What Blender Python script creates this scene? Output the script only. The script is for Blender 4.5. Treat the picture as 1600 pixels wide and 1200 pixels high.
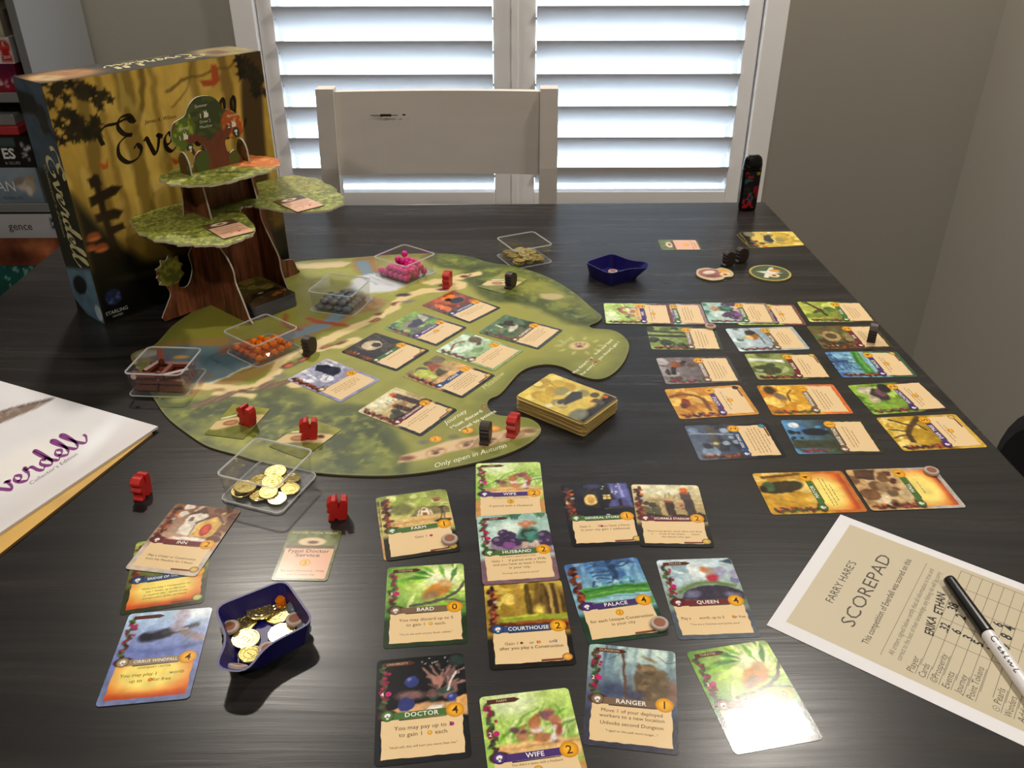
import bpy, bmesh, math, random
import numpy as np
from mathutils import Matrix, Vector

for _o in list(bpy.data.objects):
    bpy.data.objects.remove(_o)
SC = bpy.context.scene
COL = SC.collection
T = 0.76                      # table top height, metres
MM = 0.001
RNG = random.Random(7)

# ------------------------------------------------------------------ camera
cd = bpy.data.cameras.new('camera'); cam = bpy.data.objects.new('camera', cd); COL.objects.link(cam)
cd.sensor_fit = 'HORIZONTAL'; cd.sensor_width = 36.0; cd.lens = 1332.9 / 1600 * 36.0
cd.clip_start = 0.02; cd.clip_end = 200
_p, _r = 0.523478, -0.002247
_f = Vector((0, math.cos(_p), -math.sin(_p))); _u = Vector((0, math.sin(_p), math.cos(_p))); _x = Vector((1, 0, 0))
_x2 = _x * math.cos(_r) + _u * math.sin(_r); _u2 = _u * math.cos(_r) - _x * math.sin(_r)
_m = Matrix((( _x2.x, _u2.x, -_f.x, 0), (_x2.y, _u2.y, -_f.y, 0), (_x2.z, _u2.z, -_f.z, T + 0.4858), (0, 0, 0, 1)))
cam.matrix_world = _m
SC.camera = cam

# ------------------------------------------------------------------ world, lamps, exposure
W = bpy.data.worlds.new('sky'); SC.world = W; W.use_nodes = True
_bg = W.node_tree.nodes['Background']; _bg.inputs[0].default_value = (0.66, 0.83, 1.0, 1); _bg.inputs[1].default_value = 8.2
SC.view_settings.view_transform = 'Standard'; SC.view_settings.look = 'None'
SC.view_settings.gamma = 1.0; SC.view_settings.use_curve_mapping = False
SC.view_settings.exposure = 0.12

def lamp_or_fill(x, y, watt, col=(1.0, 0.925, 0.83)):
    l = bpy.data.lights.new('downlight_or_fill', 'AREA'); l.shape = 'DISK'; l.size = 0.13; l.energy = watt; l.color = col
    l.spread = math.radians(150)
    o = bpy.data.objects.new('downlight_or_fill', l); COL.objects.link(o); o.location = (x, y, 2.425); return o
lamp_or_fill(0.73, 1.61, 14); lamp_or_fill(-0.79, 2.04, 18)
lamp_or_fill(0.86, -0.5, 12); lamp_or_fill(-0.87, -0.5, 12)  # unseen rear pair, added as fill to brighten surfaces facing the camera

# ------------------------------------------------------------------ helpers
def lin(c):
    c = np.asarray(c, float) / 255.0
    return np.where(c <= 0.04045, c / 12.92, ((c + 0.055) / 1.055) ** 2.4)

MATS = {}
def mat(name, rgb=None, rough=0.5, metal=0.0, spec=0.5, coat=0.0, trans=0.0, ior=1.45, emit=None, noise=None, bump=None, sss=0):
    """principled material; noise=(scale, amount, stretch xyz) varies the colour, bump=(scale, strength)"""
    if name in MATS: return MATS[name]
    m = bpy.data.materials.new(name); m.use_nodes = True; nt = m.node_tree; b = nt.nodes['Principled BSDF']
    L = tuple(lin(rgb)) + (1,)
    b.inputs['Base Color'].default_value = L; b.inputs['Roughness'].default_value = rough
    b.inputs['Metallic'].default_value = metal; b.inputs['Specular IOR Level'].default_value = spec
    b.inputs['Coat Weight'].default_value = coat; b.inputs['Transmission Weight'].default_value = trans; b.inputs['IOR'].default_value = ior
    tc = nt.nodes.new('ShaderNodeTexCoord')
    if noise:
        mp = nt.nodes.new('ShaderNodeMapping'); mp.inputs['Scale'].default_value = noise[2] if len(noise) > 2 else (1, 1, 1)
        nz = nt.nodes.new('ShaderNodeTexNoise'); nz.inputs['Scale'].default_value = noise[0]; nz.inputs['Detail'].default_value = 6
        mr = nt.nodes.new('ShaderNodeMapRange'); mr.inputs['To Min'].default_value = 1 - noise[1]; mr.inputs['To Max'].default_value = 1 + noise[1]
        mx = nt.nodes.new('ShaderNodeMix'); mx.data_type = 'RGBA'; mx.blend_type = 'MULTIPLY'; mx.inputs[0].default_value = 1
        mx.inputs[6].default_value = L
        nt.links.new(tc.outputs['Object'], mp.inputs[0]); nt.links.new(mp.outputs[0], nz.inputs['Vector'])
        nt.links.new(nz.outputs[0], mr.inputs[0]); nt.links.new(mr.outputs[0], mx.inputs[7]); nt.links.new(mx.outputs[2], b.inputs['Base Color'])
    if bump:
        nb = nt.nodes.new('ShaderNodeTexNoise'); nb.inputs['Scale'].default_value = bump[0]; nb.inputs['Detail'].default_value = 3
        bp = nt.nodes.new('ShaderNodeBump'); bp.inputs['Strength'].default_value = bump[1]; bp.inputs['Distance'].default_value = 0.001
        nt.links.new(tc.outputs['Object'], nb.inputs['Vector']); nt.links.new(nb.outputs[0], bp.inputs['Height']); nt.links.new(bp.outputs[0], b.inputs['Normal'])
    MATS[name] = m; return m

def print_mat(name, rough, coat=0.0, bump=0.05, scale=900):
    if name in MATS: return MATS[name]
    m = mat(name, (255, 255, 255), rough, coat=coat, bump=(scale, bump)); nt = m.node_tree
    a = nt.nodes.new('ShaderNodeAttribute'); a.attribute_name = 'Col'
    nt.links.new(a.outputs['Color'], nt.nodes['Principled BSDF'].inputs['Base Color']); return m
M_CARD = print_mat('printed_card', 0.155, 0.0, 0.04, 1400)
M_BOARD = print_mat('printed_board', 0.42)
M_BOX = print_mat('printed_box', 0.33)
M_PAPER = print_mat('printed_paper', 0.5)

def clear_plastic(name, tint, fac, rough):
    m = bpy.data.materials.new(name); m.use_nodes = True; nt = m.node_tree; nt.nodes.clear()
    o = nt.nodes.new('ShaderNodeOutputMaterial'); t = nt.nodes.new('ShaderNodeBsdfTransparent'); t.inputs[0].default_value = tint
    g = nt.nodes.new('ShaderNodeBsdfGlossy'); g.inputs[1].default_value = rough; g.inputs[0].default_value = (1, 1, 1, 1)
    d = nt.nodes.new('ShaderNodeBsdfDiffuse'); d.inputs[0].default_value = (0.8, 0.82, 0.82, 1)
    lw = nt.nodes.new('ShaderNodeLayerWeight'); lw.inputs[0].default_value = .5
    pw = nt.nodes.new('ShaderNodeMath'); pw.operation = 'POWER'; pw.inputs[1].default_value = 4.0
    fr = nt.nodes.new('ShaderNodeMapRange'); fr.inputs['To Min'].default_value = .035; fr.inputs['To Max'].default_value = .8
    nt.links.new(lw.outputs['Facing'], pw.inputs[0]); nt.links.new(pw.outputs[0], fr.inputs[0])
    m1 = nt.nodes.new('ShaderNodeMixShader'); m2 = nt.nodes.new('ShaderNodeMixShader'); m2.inputs[0].default_value = fac
    nt.links.new(fr.outputs[0], m1.inputs[0]); nt.links.new(t.outputs[0], m1.inputs[1]); nt.links.new(g.outputs[0], m1.inputs[2])
    nt.links.new(m1.outputs[0], m2.inputs[1]); nt.links.new(d.outputs[0], m2.inputs[2]); nt.links.new(m2.outputs[0], o.inputs[0])
    MATS[name] = m; return m
M_CLEAR = clear_plastic('clear_plastic', (0.965, 0.97, 0.97, 1), 0.02, 0.05)
M_RIM = clear_plastic('clear_plastic_rim', (0.9, 0.9, 0.9, 1), 0.35, 0.15)
M_GLASS = clear_plastic('window_glass', (0.98, 0.99, 1.0, 1), 0.0, 0.02)

def setup(o, parent=None, label=None, cat=None, group=None, kind=None):
    if parent is not None: o.parent = parent
    if label: o['label'] = label
    if cat: o['category'] = cat
    if group: o['group'] = group
    if kind: o['kind'] = kind
    return o

def mesh(name, V, F, m, parent=None, cols=None, smooth=False, **kw):
    """V in millimetres"""
    me = bpy.data.meshes.new(name); V = np.asarray(V, float) * MM
    me.from_pydata(V.tolist(), [], [list(map(int, f)) for f in F]); me.materials.append(m)
    if cols is not None:
        at = me.attributes.new('Col', 'FLOAT_COLOR', 'POINT')
        c4 = np.ones((len(V), 4), np.float32); c4[:, :3] = lin(np.clip(cols, 0, 255)); at.data.foreach_set('color', c4.ravel())
    if smooth: me.polygons.foreach_set('use_smooth', [True] * len(me.polygons))
    me.update()
    o = bpy.data.objects.new(name, me); COL.objects.link(o); return setup(o, parent, **kw)

def empty(name, loc=(0, 0, 0), rz=0, **kw):
    o = bpy.data.objects.new(name, None); o.empty_display_size = 0.02; COL.objects.link(o)
    o.location = loc; o.rotation_euler = (0, 0, rz); return setup(o, **kw)

def on_table(o, x, y, z=0.0, deg=0.0):
    o.location = (x * MM, y * MM, T + z * MM); o.rotation_euler = (0, 0, math.radians(deg)); return o

def copy_tree(o, parent=None, **kw):
    c = o.copy(); COL.objects.link(c)
    if parent is not None: c.parent = parent
    for ch in list(o.children): copy_tree(ch, c)
    return setup(c, None, **kw)

class Mb:
    """collects shapes (millimetres) for one mesh"""
    def __init__(s): s.V = []; s.F = []; s.C = []
    def add(s, V, F, c=None):
        n = len(s.V); s.V += [tuple(v) for v in V]; s.F += [[i + n for i in f] for f in F]
        if c is not None: s.C += [c] * len(V)
        return s
    def box(s, x0, x1, y0, y1, z0, z1, c=None):
        return s.add([(x0,y0,z0),(x1,y0,z0),(x1,y1,z0),(x0,y1,z0),(x0,y0,z1),(x1,y0,z1),(x1,y1,z1),(x0,y1,z1)],
                     [(3,2,1,0),(4,5,6,7),(0,1,5,4),(1,2,6,5),(2,3,7,6),(3,0,4,7)], c)
    def prism(s, out, z0, z1, c=None):
        n = len(out)
        if sum(out[i][0]*out[(i+1)%n][1]-out[(i+1)%n][0]*out[i][1] for i in range(n)) < 0: out = out[::-1]
        V = [(x, y, z0) for x, y in out] + [(x, y, z1) for x, y in out]
        return s.add(V, [list(range(n))[::-1], list(range(n, 2*n))] + [(i, (i+1) % n, n+(i+1) % n, n+i) for i in range(n)], c)
    def lathe(s, prof, n=24, cx=0, cy=0, c=None):
        k = len(prof); V = []; F = []
        for i in range(n):
            a = 2*math.pi*i/n
            for r, z in prof: V.append((cx+r*math.cos(a), cy+r*math.sin(a), z))
        for i in range(n):
            for j in range(k-1):
                a, b = i*k+j, ((i+1) % n)*k+j; F.append((a, b, b+1, a+1))
        F.append([i*k for i in range(n)][::-1]); F.append([i*k+k-1 for i in range(n)])
        return s.add(V, F, c)
    def build(s, name, m, parent=None, bevel=0, smooth=False, **kw):
        o = mesh(name, s.V, s.F, m, parent, np.array(s.C) if s.C and len(s.C) == len(s.V) else None, smooth, **kw)
        if bevel:
            b = o.modifiers.new('bevel', 'BEVEL'); b.width = bevel*MM; b.segments = 2; b.limit_method = 'ANGLE'
        return o

def loft(rings, closed_ends=True):
    n = len(rings[0]); V = [p for r in rings for p in r]; F = []
    for k in range(len(rings)-1):
        for i in range(n):
            a = k*n+i; b = k*n+(i+1) % n; F.append((a, b, b+n, a+n))
    if closed_ends: F.append(list(range(n))[::-1]); F.append(list(range((len(rings)-1)*n, len(rings)*n)))
    return V, F

def rrect(w, h, r, n=5, cx=0, cy=0):
    P = []
    for qx, qy, a0 in ((w/2-r, h/2-r, 0), (-w/2+r, h/2-r, 90), (-w/2+r, -h/2+r, 180), (w/2-r, -h/2+r, 270)):
        for i in range(n+1):
            a = math.radians(a0+90*i/n); P.append((cx+qx+r*math.cos(a), cy+qy+r*math.sin(a)))
    return P

def round_poly(pts, r, n=4):
    out = []; k = len(pts)
    for i in range(k):
        p = np.array(pts[i], float); a = np.array(pts[i-1], float); b = np.array(pts[(i+1) % k], float)
        da = a-p; db = b-p; la = np.hypot(*da); lb = np.hypot(*db); t = min(r, la*.45, lb*.45)
        p0 = p+da/la*t; p2 = p+db/lb*t
        for j in range(n+1):
            s = j/n; out.append(tuple((1-s)**2*p0+2*s*(1-s)*p+s*s*p2))
    return out

def smooth_closed(pts, n=6):
    P = np.array(pts, float); k = len(P); out = []
    for i in range(k):
        p0, p1, p2, p3 = P[i-1], P[i], P[(i+1) % k], P[(i+2) % k]
        for j in range(n):
            t = j/n; out.append(tuple(.5*((2*p1)+(p2-p0)*t+(2*p0-5*p1+4*p2-p3)*t*t+(3*p1-p0-3*p2+p3)*t**3)))
    return out

def smooth_open(pts, n=8):
    P = np.array(pts, float); P = np.vstack([2*P[0]-P[1], P, 2*P[-1]-P[-2]]); out = []
    for i in range(1, len(P)-2):
        p0, p1, p2, p3 = P[i-1], P[i], P[i+1], P[i+2]
        for j in range(n):
            t = j/n; out.append(.5*((2*p1)+(p2-p0)*t+(2*p0-5*p1+4*p2-p3)*t*t+(3*p1-p0-3*p2+p3)*t**3))
    out.append(P[-2]); return np.array(out)

# ---- value noise and the painter that colours vertices
def _hash(ix, iy, seed):
    h = (ix.astype(np.int64)*374761393 + iy.astype(np.int64)*668265263 + seed*1442695041) & 0x7fffffff
    h = ((h ^ (h >> 13))*1274126177) & 0x7fffffff
    return ((h ^ (h >> 16)) & 0xffff)/65535.0
def vnoise(x, y, seed=0):
    ix = np.floor(x); iy = np.floor(y); fx = x-ix; fy = y-iy; fx = fx*fx*(3-2*fx); fy = fy*fy*(3-2*fy)
    a = _hash(ix, iy, seed); b = _hash(ix+1, iy, seed); c = _hash(ix, iy+1, seed); d = _hash(ix+1, iy+1, seed)
    return (a*(1-fx)+b*fx)*(1-fy)+(c*(1-fx)+d*fx)*fy
def fbm(x, y, scale, octv=3, seed=0):
    v = 0; a = .5; s = 0
    for o in range(octv):
        v = v+a*vnoise(x/scale*2**o, y/scale*2**o, seed+o*17); s += a; a *= .55
    return v/s

def inside(pts, X, Y):
    P = np.asarray(pts, float); r = np.zeros(X.shape, bool); j = len(P)-1
    for i in range(len(P)):
        xi, yi = P[i]; xj, yj = P[j]
        if yi != yj: r ^= ((yi > Y) != (yj > Y)) & (X < (xj-xi)*(Y-yi)/(yj-yi)+xi)
        j = i
    return r
def segdist(pts, X, Y, closed=False):
    P = np.asarray(pts, float); d = np.full(X.shape, 1e9); n = len(P)
    for i in range(n if closed else n-1):
        a = P[i]; b = P[(i+1) % n]; ab = b-a; L = ab@ab+1e-12
        t = np.clip(((X-a[0])*ab[0]+(Y-a[1])*ab[1])/L, 0, 1)
        d = np.minimum(d, np.hypot(X-a[0]-t*ab[0], Y-a[1]-t*ab[1]))
    return d

class Paint:
    def __init__(s, x, y, soft=.8, seed=1): s.x = x; s.y = y; s.c = np.zeros((len(x), 3)); s.soft = soft; s.seed = seed
    def warp(s, amp, scale, seed=0):
        s.x0, s.y0 = s.x, s.y
        s.x = s.x0+amp*2*(fbm(s.x0, s.y0, scale, 3, s.seed+seed+401)-.5); s.y = s.y0+amp*2*(fbm(s.x0, s.y0, scale, 3, s.seed+seed+733)-.5); return s
    def unwarp(s): s.x, s.y = s.x0, s.y0; return s
    def mix(s, m, c): s.c += (np.asarray(c, float)-s.c)*m[:, None]
    def fill(s, c): s.c[:] = c; return s
    def grad(s, c0, c1, y0, y1, axis=1, a=1):
        t = np.clip(((s.y if axis else s.x)-y0)/(y1-y0), 0, 1)[:, None]; s.c += ((np.array(c0)*(1-t)+np.array(c1)*t)-s.c)*a; return s
    def ell(s, cx, cy, rx, ry, c, rot=0, soft=None, a=1):
        r = math.radians(rot); dx = s.x-cx; dy = s.y-cy; X = dx*math.cos(r)+dy*math.sin(r); Y = -dx*math.sin(r)+dy*math.cos(r)
        q = np.sqrt((X/rx)**2+(Y/ry)**2); k = (soft or s.soft)/min(rx, ry); s.mix(np.clip((1+k/2-q)/k, 0, 1)*a, c); return s
    def poly(s, pts, c, soft=None, a=1):
        P = np.asarray(pts, float); f = soft or s.soft
        k = (s.x > P[:, 0].min()-f) & (s.x < P[:, 0].max()+f) & (s.y > P[:, 1].min()-f) & (s.y < P[:, 1].max()+f)
        if not k.any(): return s
        X, Y = s.x[k], s.y[k]; d = segdist(P, X, Y, True); d = np.where(inside(P, X, Y), -d, d)
        m = np.zeros(len(s.x)); m[k] = np.clip(.5-d/f, 0, 1)*a; s.mix(m, c); return s
    def line(s, pts, w, c, soft=None, a=1, w2=None, smooth=True):
        P = smooth_open(pts, 5) if smooth and len(pts) > 2 else np.asarray(pts, float); f = soft or s.soft; g = w+f
        k = (s.x > P[:, 0].min()-g) & (s.x < P[:, 0].max()+g) & (s.y > P[:, 1].min()-g) & (s.y < P[:, 1].max()+g)
        if not k.any(): return s
        m = np.zeros(len(s.x)); d = segdist(P, s.x[k], s.y[k]); m[k] = np.clip(.5-(d-w/2)/f, 0, 1)*a; s.mix(m, c); return s
    def noise(s, amp, scale, seed=0, sx=1, sy=1): s.c *= 1+amp*2*(fbm(s.x*sx, s.y*sy, scale, 3, s.seed+seed)-.5)[:, None]; return s
    def speck(s, c, scale, thr, a=1, seed=0, width=.08, region=None, sx=1, sy=1):
        m = np.clip((fbm(s.x*sx, s.y*sy, scale, 2, s.seed+seed+99)-thr)/width, 0, 1)*a
        if region is not None: m = m*region
        s.mix(m, c); return s
    def dots(s, n, x0, x1, y0, y1, r, cols, seed=0, rot=None, asp=1.0, a=1):
        R = random.Random(s.seed*31+seed)
        for _ in range(n):
            q = r*R.uniform(.6, 1.3); s.ell(R.uniform(x0, x1), R.uniform(y0, y1), q, q*asp, R.choice(cols), R.uniform(0, 180) if rot is None else rot, a=a)
        return s

def face_grid(out, cell):
    """grid filling an outline; border vertices are snapped to the outline"""
    O = np.asarray(out, float); x0, y0 = O.min(0); x1, y1 = O.max(0)
    nx = max(2, int(round((x1-x0)/cell))); ny = max(2, int(round((y1-y0)/cell)))
    gx, gy = np.meshgrid(np.linspace(x0, x1, nx+1), np.linspace(y0, y1, ny+1)); X = gx.ravel().copy(); Y = gy.ravel().copy()
    I = inside(O, X, Y); d = segdist(O, X, Y, True); I |= d < 1e-6
    I2 = I.reshape(ny+1, nx+1)
    a = np.arange((ny+1)*(nx+1)).reshape(ny+1, nx+1)
    cellin = I2[:-1, :-1].astype(int)+I2[1:, :-1]+I2[:-1, 1:]+I2[1:, 1:]
    k = cellin > 0
    Q = np.stack([a[:-1, :-1][k], a[:-1, 1:][k], a[1:, 1:][k], a[1:, :-1][k]], 1)
    used = np.unique(Q); outv = used[~I[used]]
    if len(outv):
        px, py = X[outv], Y[outv]; best = np.full(len(outv), 1e9); bx = px.copy(); by = py.copy(); n = len(O)
        for i in range(n):
            p = O[i]; ab = O[(i+1) % n]-p; L = ab@ab+1e-12; t = np.clip(((px-p[0])*ab[0]+(py-p[1])*ab[1])/L, 0, 1)
            qx = p[0]+t*ab[0]; qy = p[1]+t*ab[1]; dd = np.hypot(px-qx, py-qy); m = dd < best
            best[m] = dd[m]; bx[m] = qx[m]; by[m] = qy[m]
        X[outv] = bx; Y[outv] = by
    remap = np.full(len(X), -1); remap[used] = np.arange(len(used))
    return X[used], Y[used], remap[Q]

def painted(name, out, cell, fn, m, parent, z, seed=1, ox=0, oy=0):
    X, Y, Q = face_grid(out, cell); P = Paint(X+ox, Y+oy, soft=cell*1.1, seed=seed); fn(P)
    return mesh(name, np.stack([X, Y, np.full(len(X), z)], 1), Q, m, parent, P.c)

# ---- flat vector print (lettering, banners)
_TC = {}
def text_geo(body, size, xs=1.0, shear=0.0, bold=0.0, spacing=1.0):
    k = (body, xs, shear, bold, spacing)
    if k not in _TC:
        cu = bpy.data.curves.new('t', 'FONT'); cu.body = body; cu.size = 1.0; cu.resolution_u = 2; cu.shear = shear; cu.offset = bold; cu.space_character = spacing; cu.fill_mode = 'FRONT'
        ob = bpy.data.objects.new('t', cu); COL.objects.link(ob); me = bpy.data.meshes.new_from_object(ob.evaluated_get(bpy.context.evaluated_depsgraph_get()))
        V = np.array([v.co[:2] for v in me.vertices]) if len(me.vertices) else np.zeros((0, 2)); F = [tuple(p.vertices) for p in me.polygons]
        bpy.data.objects.remove(ob); bpy.data.curves.remove(cu); bpy.data.meshes.remove(me)
        if len(V): V[:, 0] *= xs
        _TC[k] = (V, F)
    V, F = _TC[k]; return V*size, F

class Ink:
    def __init__(s): s.V = []; s.F = []; s.C = []
    def add(s, V, F, c, z):
        n = len(s.V); s.V += [(x, y, z) for x, y in V]; s.F += [[i+n for i in f] for f in F]
        s.C += ([c]*len(V) if not isinstance(c, list) else c); return s
    def poly(s, pts, c, z):
        n = len(pts); ar = sum(pts[i][0]*pts[(i+1) % n][1]-pts[(i+1) % n][0]*pts[i][1] for i in range(n))
        return s.add(pts if ar > 0 else pts[::-1], [list(range(n))], c, z)
    def ell(s, cx, cy, rx, ry, c, z, n=20, rot=0):
        r = math.radians(rot); return s.poly([(cx+rx*math.cos(t)*math.cos(r)-ry*math.sin(t)*math.sin(r), cy+rx*math.cos(t)*math.sin(r)+ry*math.sin(t)*math.cos(r)) for t in [2*math.pi*i/n for i in range(n)]], c, z)
    def badge(s, cx, cy, rx, ry, c, edge, z, n=24):
        V = [(cx-rx*.15, cy+ry*.2)]+[(cx+k*rx*math.cos(2*math.pi*i/n), cy+k*ry*math.sin(2*math.pi*i/n)) for k in (.72, 1.0) for i in range(n)]
        F = [(0, 1+i, 1+(i+1) % n) for i in range(n)]+[(1+i, 1+n+i, 1+n+(i+1) % n, 1+(i+1) % n) for i in range(n)]
        br = tuple(min(255, v*1.12+12) for v in c); return s.add(V, F, [br]+[c]*n+[edge]*n, z)
    def text(s, body, size, x, y, c, z, align='c', xs=1.0, shear=0.0, bold=0.0, rot=0, spacing=1.0, fit=None):
        V, F = text_geo(body, size, xs, shear, bold, spacing)
        if not len(V): return s
        V = V.copy(); w = V[:, 0].max()-V[:, 0].min()
        if fit and w > 0: V[:, 0] *= fit/w; w = fit
        V[:, 0] -= V[:, 0].min()
        if align == 'c': V[:, 0] -= w/2
        elif align == 'r': V[:, 0] -= w
        r = math.radians(rot); R = np.array([[math.cos(r), -math.sin(r)], [math.sin(r), math.cos(r)]]); V = V@R.T+np.array([x, y])
        return s.add(V.tolist(), F, c, z)
    def ribbon(s, pts, w, c, z, nib=None, n=8):
        """calligraphic stroke; nib=(angle, thin, thick)"""
        P = smooth_open(pts, n) if len(pts) > 2 else np.asarray(pts, float); d = np.gradient(P, axis=0); L = np.hypot(d[:, 0], d[:, 1])+1e-9; d = d/L[:, None]
        N = np.stack([-d[:, 1], d[:, 0]], 1)
        if nib: ww = nib[1]+(nib[2]-nib[1])*np.abs(np.sin(np.arctan2(d[:, 1], d[:, 0])-math.radians(nib[0])))**1.5
        else: ww = np.full(len(P), 1.0)
        ww = ww*w/2; A = P+N*ww[:, None]; B = P-N*ww[:, None]; k = len(P)
        return s.add(np.vstack([A, B]).tolist(), [(i, k+i, k+i+1, i+1) for i in range(k-1)], c, z)
    def map(s, f): s.V = [f(v) for v in s.V]; return s
    def build(s, name, m, parent, **kw): return mesh(name, s.V, s.F, m, parent, np.array(s.C, float), **kw)

E_STROKES = [
 [(-1.15,1.15),(-1.25,1.75),(-.8,2.15),(-.1,2.2),(.55,2.35),(.85,2.15)],
 [(1.0,2.05),(.75,2.5),(.2,2.45),(-.05,2.0),(.2,1.55),(.65,1.4),(.3,1.38),(-.25,1.0),(-.35,.35),(.1,-.1),(.75,.05),(1.05,.5),(.85,.8),(.6,.6)]]
def everdell_strokes():
    S = [list(x) for x in E_STROKES]
    S.append([(1.3,.9),(1.5,1.05),(1.65,.6),(1.85,.05),(2.1,.35),(2.3,.95),(2.25,1.1),(2.55,.95)])
    S.append([(2.6,.42),(2.95,.5),(3.15,.85),(2.95,1.08),(2.65,.75),(2.65,.25),(2.95,.0),(3.3,.2),(3.6,.6)])
    S.append([(3.6,.6),(3.75,1.25),(3.9,1.3),(3.85,1.0),(4.15,1.0),(4.1,.3),(4.25,.02),(4.6,.25)])
    S.append([(5.2,.85),(4.95,1.05),(4.65,.7),(4.7,.15),(5.0,.05),(5.3,.55),(5.55,1.6),(5.65,2.35),(5.5,2.4),(5.35,1.6),(5.3,.6),(5.45,.05),(5.8,.2)])
    S.append([(5.85,.42),(6.2,.5),(6.4,.85),(6.2,1.08),(5.9,.75),(5.9,.25),(6.2,.0),(6.5,.2)])
    for k in (0, .78):
        S.append([(6.5+k,.2),(6.85+k,1.0),(7.1+k,2.1),(6.98+k,2.45),(6.82+k,2.1),(6.8+k,.9),(6.88+k,.15),(7.1+k,.05),(7.3+k,.25)])
    S.append([(8.08,.25),(8.35,.6),(8.5,1.0)])
    return S
def everdell(ink, x, y, s, c, z, w=.2, rot=0):
    r = math.radians(rot)
    for st in everdell_strokes():
        ink.ribbon([(x+s*(a*math.cos(r)-b*math.sin(r)), y+s*(a*math.sin(r)+b*math.cos(r))) for a, b in st], s*w, c, z, nib=(35+rot, .35, 1.5), n=6)

def slab(name, out, thick, edge, fn, m, parent=None, cell=2.5, seed=1, M=None, face='printed_face', **kw):
    """cardboard piece: die-cut body plus its printed face"""
    b = Mb().prism(out, 0, thick); o = b.build(name, mat('card_edge_%d_%d_%d' % edge, edge, .7), parent, **kw)
    painted(face, out, cell, fn, m, o, thick+.04, seed)
    if M is not None: o.matrix_world = M if parent is None else M
    return o
# ------------------------------------------------------------------ room shell (metres through millimetres, floor z = 0)
M_WALL = mat('wall_paint', (150, 145, 134), .85, noise=(3, .03), bump=(260, .05))
M_CEIL = mat('ceiling_paint', (225, 222, 215), .9)
M_FLOOR = mat('floor_boards', (92, 74, 58), .45, noise=(4, .25, (1, 14, 1)))
M_WHITE = mat('white_trim_paint', (240, 237, 235), .42)
RX, LX, BY, FY, CH, FZ = 1172, -2600, 2200, -2600, 2440, -160
WX0, WX1, WZ0, WZ1 = -612, 606, 380, 2060             # window hole in the back wall
Mb().box(LX, RX, FY, BY, FZ-40, FZ).build('floor', M_FLOOR, kind='structure', label='floor of the room under the dark table')
Mb().box(LX-100, RX+100, FY-100, BY+120, CH, CH+40).build('ceiling', M_CEIL, kind='structure', label='pale ceiling over the room')
b = Mb(); b.box(LX, WX0, BY, BY+120, FZ, CH).box(WX1, RX, BY, BY+120, FZ, CH).box(WX0, WX1, BY, BY+120, FZ, WZ0).box(WX0, WX1, BY, BY+120, WZ1, CH)
b.build('wall_back', M_WALL, kind='structure', label='warm grey wall around the shuttered window')
Mb().box(RX, RX+100, FY, BY+120, FZ, CH).build('wall_right', M_WALL, kind='structure', label='warm grey wall to the right of the table')
Mb().box(LX-100, LX, FY, BY+120, FZ, CH).build('wall_left', M_WALL, kind='structure', label='warm grey wall behind the bookcase side')
Mb().box(LX, RX, FY-100, FY, FZ, CH).build('wall_front', M_WALL, kind='structure', label='warm grey wall behind the camera')
Mb().box(-1005, RX-14, BY-14, BY, FZ, FZ+90).build('baseboard_back', M_WHITE, bevel=3, kind='structure', label='white baseboard under the window')
Mb().box(RX-14, RX, FY, BY-14, FZ, FZ+90).build('baseboard_right', M_WHITE, bevel=3, kind='structure', label='white baseboard of the right wall')

# window: plantation shutters of two panels
win = empty('window_1', (0, BY*MM, 0), kind='structure', label='window with white plantation shutters of wide tilted louvers')
fr = Mb(); fr.box(-658, -604, -32, 0, WZ0-50, WZ1+50).box(598, 652, -32, 0, WZ0-50, WZ1+50).box(-604, 598, -32, 0, WZ1-5, WZ1+50).box(-604, 598, -32, 0, WZ0-50, WZ0+5)
fr.build('window_frame', M_WHITE, win, bevel=3)
SL0 = 760-196                                          # lower end of the louvers
for x0, x1, o0, o1 in ((-602, 7.8, -565, -43), (8.2, 596, 59, 560)):
    pn = Mb(); pn.box(x0, o0, -12, 18, WZ0+8, WZ1-8)
    pn.build('panel_stile', M_WHITE, win, bevel=2)
    pn = Mb(); pn.box(o1, x1, -12, 18, WZ0+8, WZ1-8); pn.build('panel_stile', M_WHITE, win, bevel=2)
    pn = Mb(); pn.box(o0, o1, -12, 18, WZ0+8, SL0); pn.build('bottom_rail', M_WHITE, win, bevel=2)
    pn = Mb(); pn.box(o0, o1, -12, 18, WZ1-100, WZ1-8); pn.build('top_rail', M_WHITE, win, bevel=2)
    tilt = math.radians(45); w = 88; th = 9.5; prof = []
    for i in range(14):
        a = 2*math.pi*i/14; p = w/2*math.cos(a); q = th/2*math.sin(a)
        prof.append((p*math.cos(tilt)+q*math.sin(tilt), -p*math.sin(tilt)+q*math.cos(tilt)))
    V, F = loft([[(o0+2, y, z) for y, z in prof], [(o1-2, y, z) for y, z in prof]])
    proto = None; k = 0
    while SL0+38+76.2*k < WZ1-130:
        if proto is None:
            proto = mesh('louver', V, F, mat('louver_paint', (226, 224, 224), .45), win, smooth=True); proto.location = (0, .003, (SL0+38)*MM)
            mo = proto.modifiers.new('edges', 'EDGE_SPLIT'); mo.split_angle = math.radians(60)
            pin = Mb().box(o0-1.5, o0+2.5, -3, 3, -3, 3).box(o1-2.5, o1+1.5, -3, 3, -3, 3).build('louver_pin', mat('pin_grey', (150, 150, 150), .4), proto)
        else:
            c = copy_tree(proto); c.location = (0, .003, (SL0+38+76.2*k)*MM)
        k += 1
Mb().box(WX0, WX1, 78, 82, WZ0, WZ1).build('window_pane', M_GLASS, win)
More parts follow.
